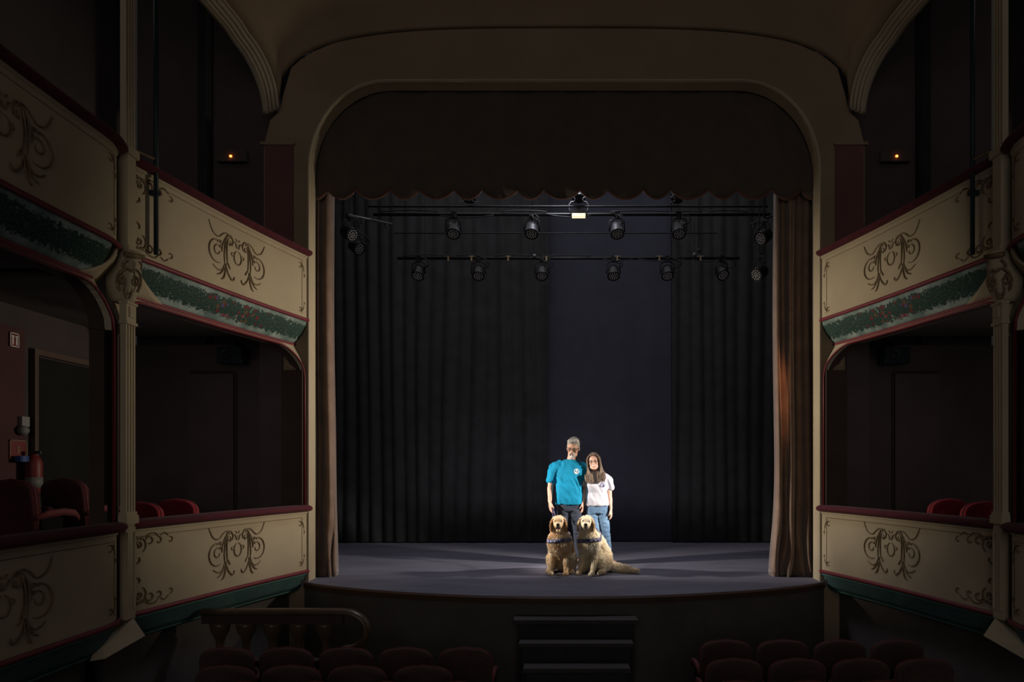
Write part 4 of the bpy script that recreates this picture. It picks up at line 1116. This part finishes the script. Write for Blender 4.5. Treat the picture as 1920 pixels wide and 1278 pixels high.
# hair: short, swept; beard
bm = nb()
b2 = nb(); ell(b2, (0, .024, .046), (.082, .100, .090), None, 20)
ell(b2, (0, .06, .0), (.074, .062, .07), None, 16); ell(b2, (-.022, -.030, .094), (.055, .052, .034), None, 12); ell(b2, (.030, -.022, .098), (.048, .052, .034), None, 12)
for q in (-1, 1): ell(b2, (q * .066, -.004, .018), (.016, .032, .045), None, 10)
for v in b2.verts: v.co = mh @ v.co
hr = blob('hair', b2, 'hair_grey', man, .008, 1); bm.free()
bm = nb(); rnd = random.Random(4)
for k in range(420):
    a = rnd.uniform(0, 2 * pi); t = rnd.random() ** .6 * 1.25; p = Vector((.080 * sin(t) * cos(a), .024 + .098 * sin(t) * sin(a), .05 + .090 * cos(t)))
    if p.y < -.03 and p.z < .10: continue
    d = Vector((rnd.uniform(-.4, .9), -.5 + rnd.uniform(-.4, .4), .25)); n_ = (p - Vector((0, .024, .04))).normalized()
    tube(bm, [p, p + n_ * .003 + d * .008, p + n_ * .002 + d * .020], .0020, 4, lambda f: 1 - .8 * f)
on_head(mh, 'hair_strand', bm, 'hair_grey', hr)
b2 = nb(); ell(b2, (0, -.070, -.094), (.030, .026, .026), None, 14)
for q in (-1, 1): chain(b2, [(q * .012, -.102, -.038), (q * .028, -.092, -.052), (q * .030, -.078, -.080), (q * .012, -.082, -.105)], [.008, .010, .012, .014])
chain(b2, [(0, -.094, -.070), (0, -.088, -.090)], [.007, .014])
for v in b2.verts: v.co = mh @ v.co
blob('beard', b2, 'beard', man, .006, 2)
face_parts(mh, man, False)
# --- woman
wom = empty('person', (.50, PY, 0), 'long-haired smiling woman with glasses in a white t-shirt and blue jeans, behind the right dog', 'person', 'couple on the stage')
XW_ = .475; bm = nb()
loft(bm, [(XW_, PY + .01, .78, .155, .10), (XW_, PY, .90, .15, .105), (XW_, PY, 1.0, .125, .09), (XW_, PY, 1.15, .14, .10), (XW_ - .005, PY + .01, 1.26, .145, .085), (XW_ - .01, PY + .015, 1.33, .10, .065), (XW_ - .015, PY + .01, 1.37, .05, .05)])
wh_ = (XW_ - .045, PY - .045, 1.505)
cap(bm, (XW_ - .015, PY + .01, 1.31), (XW_ - .035, PY - .015, 1.44), .050, .046)
chain(bm, [(XW_ + .135, PY + .01, 1.27), (XW_ + .175, PY + .015, 1.20), (XW_ + .190, PY + .02, 1.01), (XW_ + .205, PY - .04, .815)], [.054, .048, .036, .023])
cap(bm, (XW_ + .195, PY + .005, .97), (XW_ + .20, PY - .01, .90), .036, .030)
hand(bm, (XW_ + .205, PY - .04, .815), (.08, -.05, -1), (-.3, -.9, 0), (-.9, .3, 0), .92)
chain(bm, [(XW_ - .14, PY + .02, 1.28), (XW_ - .19, PY + .07, 1.20), (XW_ - .26, PY + .15, 1.08), (XW_ - .42, PY + .165, 1.10)], [.052, .046, .036, .025])   # arm round the man's back
hand(bm, (XW_ - .42, PY + .165, 1.10), (-1, .02, .1), (0, .1, 1), (0, -1, 0), .92)
for a_, b_, c_ in (((XW_ - .075, .78), (XW_ - .02, .45), (XW_ - .02, .09)), ((XW_ + .085, .80), (XW_ + .135, .455), (XW_ + .18, .09))):
    chain(bm, [(a_[0], PY + .01, a_[1]), (b_[0], PY - .005, b_[1]), (c_[0], PY + .03, c_[1])], [.078, .050, .036])
chain(bm, [(XW_ + .18, PY + .03, .07), (XW_ + .26, PY - .06, .028)], [.034, .026]); chain(bm, [(XW_ - .02, PY + .03, .07), (XW_ - .02, PY - .10, .028)], [.034, .026])
wm = person_head(wom, wh_, 1.03, R(-6), R(3), R(-7), 'skin_f', bm, True)
blob('body', bm, 'skin_f', wom, .0075, 3)
bm = nb()
loft(bm, [(XW_ + .005, PY, .865, .178, .128), (XW_ + .005, PY, .88, .175, .127), (XW_, PY - .004, .97, .160, .120), (XW_, PY - .004, 1.06, .150, .115), (XW_, PY - .012, 1.17, .158, .132), (XW_ - .003, PY, 1.26, .158, .108), (XW_ - .01, PY + .008, 1.335, .110, .078), (XW_ - .015, PY + .008, 1.365, .075, .066)], 28, 2.3)
chain(bm, [(XW_ + .12, PY + .005, 1.27), (XW_ + .168, PY + .012, 1.225), (XW_ + .198, PY + .018, 1.135)], [.066, .068, .060])
chain(bm, [(XW_ - .13, PY + .015, 1.27), (XW_ - .18, PY + .06, 1.215), (XW_ - .22, PY + .10, 1.14)], [.066, .066, .060])
teew = blob('t_shirt', bm, 'shirt_white', wom, .009, 3, (.015, 13, 5, 7))
ox, oz = XW_ + .078 - wom.location.x, 1.168
def swirl(ox, oz, r, a0, a1, w_): 
    n = 12; o_ = [(ox + r * cos(R(a0 + (a1 - a0) * k / n)), oz + r * sin(R(a0 + (a1 - a0) * k / n))) for k in range(n + 1)]
    i_ = [(ox + (r - w_) * cos(R(a0 + (a1 - a0) * k / n)), oz + (r - w_) * sin(R(a0 + (a1 - a0) * k / n))) for k in range(n + 1)]
    return [[o_[k], o_[k + 1], i_[k + 1], i_[k]] for k in range(n)]
decal('chest_badge', swirl(ox, oz, .036, 30, 330, .010) + swirl(ox, oz, .018, -60, 200, .008) + [[(ox - .006, oz - .03), (ox + .014, oz + .008), (ox + .022, oz - .006), (ox + .006, oz - .036)], [(ox + .012, oz + .0), (ox + .034, oz + .012), (ox + .034, oz - .014), (ox + .02, oz - .03)]], teew, 'leash', wom, .0035)['label'] = 'round navy printed badge'
jeans(wom, 'jeans_blue', XW_ + .005, .90, .155, ((XW_ - .01, PY - .01, .46), (XW_ + .135, PY - .01, .46)), ((XW_ - .01, PY + .03, .10), (XW_ + .182, PY + .03, .09)), .105, .90)
for pts in (((XW_ + .18, PY + .05), (XW_ + .27, PY - .085)), ((XW_ - .02, PY + .06), (XW_ - .02, PY - .12))):
    bm = nb(); a_, b_ = pts; chain(bm, [(a_[0], a_[1], .03), (b_[0], b_[1], .025)], [.040, .034]); 
    for v in bm.verts: v.co.z = max(v.co.z, .002)
    blob('shoe', bm, 'sandal', wom, .009, 2)
face_parts(wm, wom, True, 'frame_dark', True)
b2 = nb(); ell(b2, (0, .030, .040), (.084, .098, .088), None, 20); ell(b2, (0, .06, -.03), (.078, .055, .10), None, 16)
for v in b2.verts: v.co = wm @ v.co
hr = blob('hair', b2, 'hair_brown', wom, .009, 2)
bm = nb(); rnd = random.Random(9); minv = wm.inverted()
for k in range(900):
    sd_ = rnd.choice((-1, 1)); y0_ = rnd.uniform(-.082, .10); fr = rnd.random()
    p0_ = Vector((rnd.uniform(-.006, .006), y0_, .132 - 2.9 * (y0_ - .02) ** 2))
    side = .078 + rnd.uniform(0, .014); yb_ = y0_ * .8 + .005
    pts = [p0_, Vector((sd_ * .045, yb_ - .006, p0_.z - .012)), Vector((sd_ * side, yb_, .055)), Vector((sd_ * (side + .006), yb_ + .002, -.02)), Vector((sd_ * (side + .004 + .01 * fr), yb_ - .004, -.09))]
    L_ = rnd.uniform(.20, .30); fx = rnd.uniform(-.055, .045); front = y0_ < .06
    if y0_ > .06: side_y = .05
    wv = rnd.uniform(-.012, .012)
    pts.append(Vector((sd_ * (side + .012 + fx * .5) + .5 * wv, yb_ - (.035 if front else -.01), -.16)))
    pts.append(Vector((sd_ * (side + .01 + fx) + wv, (-.115 if front else .03) + rnd.uniform(-.02, .015), -L_ * .8)))
    pts.append(Vector((sd_ * (side - .005 + fx), (-.125 if front else .04) + rnd.uniform(-.02, .015), -L_)))
    tube(bm, smooth3(pts, 3), .0036, 4, lambda f: 1 - .6 * max(0, f - .6) / .4)
on_head(wm, 'hair_strand', bm, 'hair_brown', hr)
# ------------------------------------------------------------------ dogs
def dog(loc, rz, label, coat, tuft, ear, open_mouth, tail, seed, hyaw=0.0, lean=0.0, paws=None):
    e = empty('dog', loc, label, 'dog', 'dogs on the stage', local=True, rz=rz)
    bm = nb()
    for q in (-1, 1):
        chain(bm, [(q * .085, .07, .43), (q * .095, .085, .28), (q * .095, .03, .13), (q * .10, -.01, .055)], [.068, .050, .034, .030])
        ell(bm, (q * .10, -.035, .030), (.042, .055, .030), None, 12)
        for t in (-.026, -.009, .009, .026): ell(bm, (q * .10 + t, -.078 + abs(t) * .5, .020), (.0115, .018, .017), None, 8)
        ell(bm, (q * .125, .30, .15), (.075, .17, .135), Matrix.Rotation(R(-20), 3, 'X'), 14)
        ell(bm, (q * .15, .16, .035), (.042, .10, .034), None, 12)
        for t in (-.022, -.007, .008, .022): ell(bm, (q * .15 + t, .075 + abs(t) * .4, .022), (.011, .018, .017), None, 8)
    loft(bm, [(0, .10, .26, .085, .07), (0, .10, .32, .125, .11), (0, .09, .42, .150, .135), (0, .085, .50, .140, .125), (0, .07, .56, .11, .10), (0, .045, .62, .088, .09), (0, .02, .67, .075, .085)], 20)
    chain(bm, [(0, .13, .46), (0, .26, .34), (0, .38, .20)], [.135, .155, .175]); ell(bm, (0, .40, .16), (.165, .17, .16), None, 16)
    hmx = Matrix.Translation((0, .0, .70)) @ Matrix.Rotation(hyaw, 4, 'Z') @ Matrix.Rotation(lean, 4, 'Y')
    def HE(p, r): 
        b2 = nb(); ell(b2, p, r, None, 14)
        for v in b2.verts: v.co = hmx @ v.co
        me = bpy.data.meshes.new('t'); b2.to_mesh(me); b2.free(); bm.from_mesh(me); bpy.data.meshes.remove(me)
    HE((0, .02, .0), (.088, .095, .082)); HE((0, -.035, .005), (.076, .07, .06)); HE((0, -.05, -.03), (.070, .06, .05))
    HE((-.034, -.058, .035), (.026, .022, .018)); HE((.034, -.058, .035), (.026, .022, .018))   # brows
    HE((0, -.11, -.032), (.044, .065, .036)); HE((-.018, -.145, -.045), (.028, .036, .030)); HE((.018, -.145, -.045), (.028, .036, .030)); HE((0, -.14, -.018), (.024, .05, .018))
    jz = -.098 if open_mouth else -.068
    HE((0, -.10, jz), (.030, .060, .016)); HE((0, -.06, -.06), (.05, .05, .035))
    body = blob('body', bm, coat, e, .0095, 3)
    def HP(name, b2, m, par=e):
        for v in b2.verts: v.co = hmx @ v.co
        return obj(name, b2, m, par, True)
    b2 = nb(); ell(b2, (0, -.180, -.020), (.024, .016, .018), None, 12); ell(b2, (0, -.176, -.034), (.014, .010, .014), None, 8); HP('nose', b2, 'nose_black')
    b2 = nb(); tube(b2, [(0, -.182, -.04), (0, -.180, -.058)], .003, 5); tube(b2, [(-.045, -.125, -.072), (-.022, -.165, -.070), (0, -.180, -.060), (.022, -.165, -.070), (.045, -.125, -.072)], .004, 6); HP('lips', b2, 'nose_black')
    if open_mouth:
        b2 = nb(); ell(b2, (0, -.105, -.078), (.030, .055, .020), None, 12); HP('mouth_inside', b2, 'mouth_dark')
        b2 = nb(); ell(b2, (0, -.135, -.086), (.020, .045, .010), None, 12); HP('tongue', b2, 'tongue')
    for q in (-1, 1):
        b2 = nb(); ell(b2, (q * .034, -.084, .016), (.016, .011, .013), None, 12); HP('eye', b2, 'eye_dark')
        b2 = nb(); rs = []
        for f in range(9):
            t = f / 8; z = .045 - .165 * t; wy_ = (.030 + .045 * sin(pi * min(1, t * 1.05)) ** .8) * (1 if t < .95 else .5)
            x = q * (.070 + .040 * sin(pi * .5 * min(1, t * 1.6)) - .012 * t); yc = .005 - .012 * t
            rs.append([Vector((x + q * .014 * (sin(a) if True else 0), yc + wy_ * cos(a), z)) for a in [2 * pi * k / 12 for k in range(12)]])
        rings(b2, rs)
        er = HP('ear', b2, ear)
    # tail
    b2 = nb(); chain(b2, tail, [.035] + [.055] * (len(tail) - 2) + [.022]); tl = blob('tail', b2, tuft, e, .012, 2)
    # coat: tapered locks of hair following the body
    rnd = random.Random(seed)
    def fur(src, n, m, name, par, lf):
        me = src.data; b3 = nb(); ps = me.polygons; ar = []; s_ = 0
        for p in ps: s_ += p.area; ar.append(s_)
        import bisect
        for k in range(n):
            p = ps[bisect.bisect_left(ar, rnd.random() * s_)]; c = Vector(p.center); nn = Vector(p.normal)
            L_, fl, w_ = lf(c)
            if L_ <= 0: continue
            L_ *= rnd.uniform(.6, 1.25); fl = Vector(fl); fl = fl - nn * fl.dot(nn)
            if fl.length < .1: fl = nn.orthogonal()
            fl.normalize(); fl = (fl + Vector((rnd.gauss(0, .16), rnd.gauss(0, .16), rnd.gauss(0, .16)))).normalized()
            tube(b3, [c - nn * .004, c + fl * L_ * .5 + nn * L_ * .13, c + fl * L_ + nn * L_ * .05], w_, 3, lambda f: 1 - .85 * f)
        return obj(name, b3, m, par, True)
    def lf(c):
        x, y, z = c
        h = hmx.inverted() @ c
        if z > .60 and h.y < .0 and h.z > -.13: # face
            if h.y < -.09: return (.010, (0, 1, -.3), .0018)
            return (.016, (0, 1, -.3), .0022)
        if z > .58: return (.045, (0, .5, -1), .0028)
        if z < .07: return (.012, (0, -.4, -1), .0022)
        if z < .33 and y < .09 and abs(x) > .05: return (.026, (0, .5, -1), .0026)
        if z > .42 or y < .12: return (.060, (x * 2, -.1, -1), .0030)
        return (.052, (x * 1.5, .6, -1), .0030)
    fur(body, 13000, tuft, 'coat', e, lf)
    fur(tl, 1300, tuft, 'tail_feathering', tl, lambda c: (.065, tuple(Vector(tail[-1]) - Vector(tail[0])), .0036))
    for ch in [o for o in e.children if o.name.startswith('ear')]:
        fur(ch, 420, ear + '', 'ear_fringe', ch, lambda c: (.028, (c.x * 1.0, .2, -1), .0028))
    return e, body, hmx
def harness(e, body, z0=.455, diag=1):
    """chest band going round the body and a back saddle strap, laid on the coat"""
    t = bvh(body)
    def ringpts(zf, n=40):
        out = []
        for k in range(n + 1):
            a = 2 * pi * k / n; d = Vector((cos(a), sin(a), 0)); c = Vector((0, .12, 0)); o_ = Vector((c.x + d.x * .6, c.y + d.y * .6, zf(a)))
            h = t.ray_cast(o_, -d)
            out.append((h[0] if h[0] else c + d * .15 + Vector((0, 0, zf(a)))) + d * .022)
        return out
    def strip(pts, w_, nm, m):
        bm = nb(); rs = []
        for p in pts:
            r = Vector((p.x, p.y - .12, 0)).normalized()
            rs.append([p + Vector((0, 0, w_)) , p - Vector((0, 0, w_)), p - Vector((0, 0, w_)) - r * .02, p + Vector((0, 0, w_)) - r * .02])
        rings(bm, rs); return obj(nm, bm, m, e, True)
    st = strip(ringpts(lambda a: z0 + .015 * cos(a) + .09 * max(0, sin(a))), .024, 'harness', 'harness')
    st['label'] = 'navy dog harness band'
    strip([p + Vector((0, 0, 0)) for p in ringpts(lambda a: z0 + .10 + .04 * max(0, sin(a)) - .08 * max(0, -sin(a)))][2:20], .03, 'harness_saddle', 'harness')
    # printed pale patches on the front band
    fr = ringpts(lambda a: z0 + .015 * cos(a)); bm = nb()
    for k in (24, 26, 28, 33, 35):
        p = fr[k]; q = fr[k + 1]; d = (p - Vector((0, .12, p.z))).normalized() * .004
        v = [bm.verts.new(p + d + Vector((0, 0, s_ * .010))) for s_ in (-1, 1)] + [bm.verts.new(q + d + Vector((0, 0, s_ * .010))) for s_ in (1, -1)]
        bm.faces.new(v)
    obj('harness_print', bm, 'harness_print', st)
    return st
d1, b1, _ = dog((-.075, 9.0, 0), R(-8), 'golden-red long-haired dog sitting on the left with its mouth open, in a navy harness', 'fur_gold', 'fur_gold_tuft', 'fur_dark_ear', True,
    [(0, .52, .08), (-.05, .62, .055), (-.10, .70, .05)], 3, R(6), R(0))
harness(d1, b1)
d2, b2_, _ = dog((.29, 9.0, 0), R(-30), 'cream long-haired dog sitting on the right with its mouth shut, tail stretched along the floor', 'fur_cream', 'fur_cream_tuft', 'fur_ear', False,
    [(.03, .50, .09), (.18, .46, .065), (.37, .41, .055), (.53, .42, .045)], 5, R(26), R(3))
harness(d2, b2_)
# leash from the man's hand to the left dog's harness
bm = nb(); tube(bm, smooth3([(XM - .245, PY - .15, .80), (XM - .235, PY - .19, .72), (-.09, 9.60, .60), (-.08, 9.30, .52)]), .006, 6)
tube(bm, smooth3([(XM - .255, PY - .14, .82), (XM - .225, PY - .16, .80), (XM - .21, PY - .18, .73), (XM - .235, PY - .19, .72)]), .007, 6)
tag(obj('leash', bm, 'leash', None, True), "dark blue leash running from the man's hand down to the left dog", 'leash')
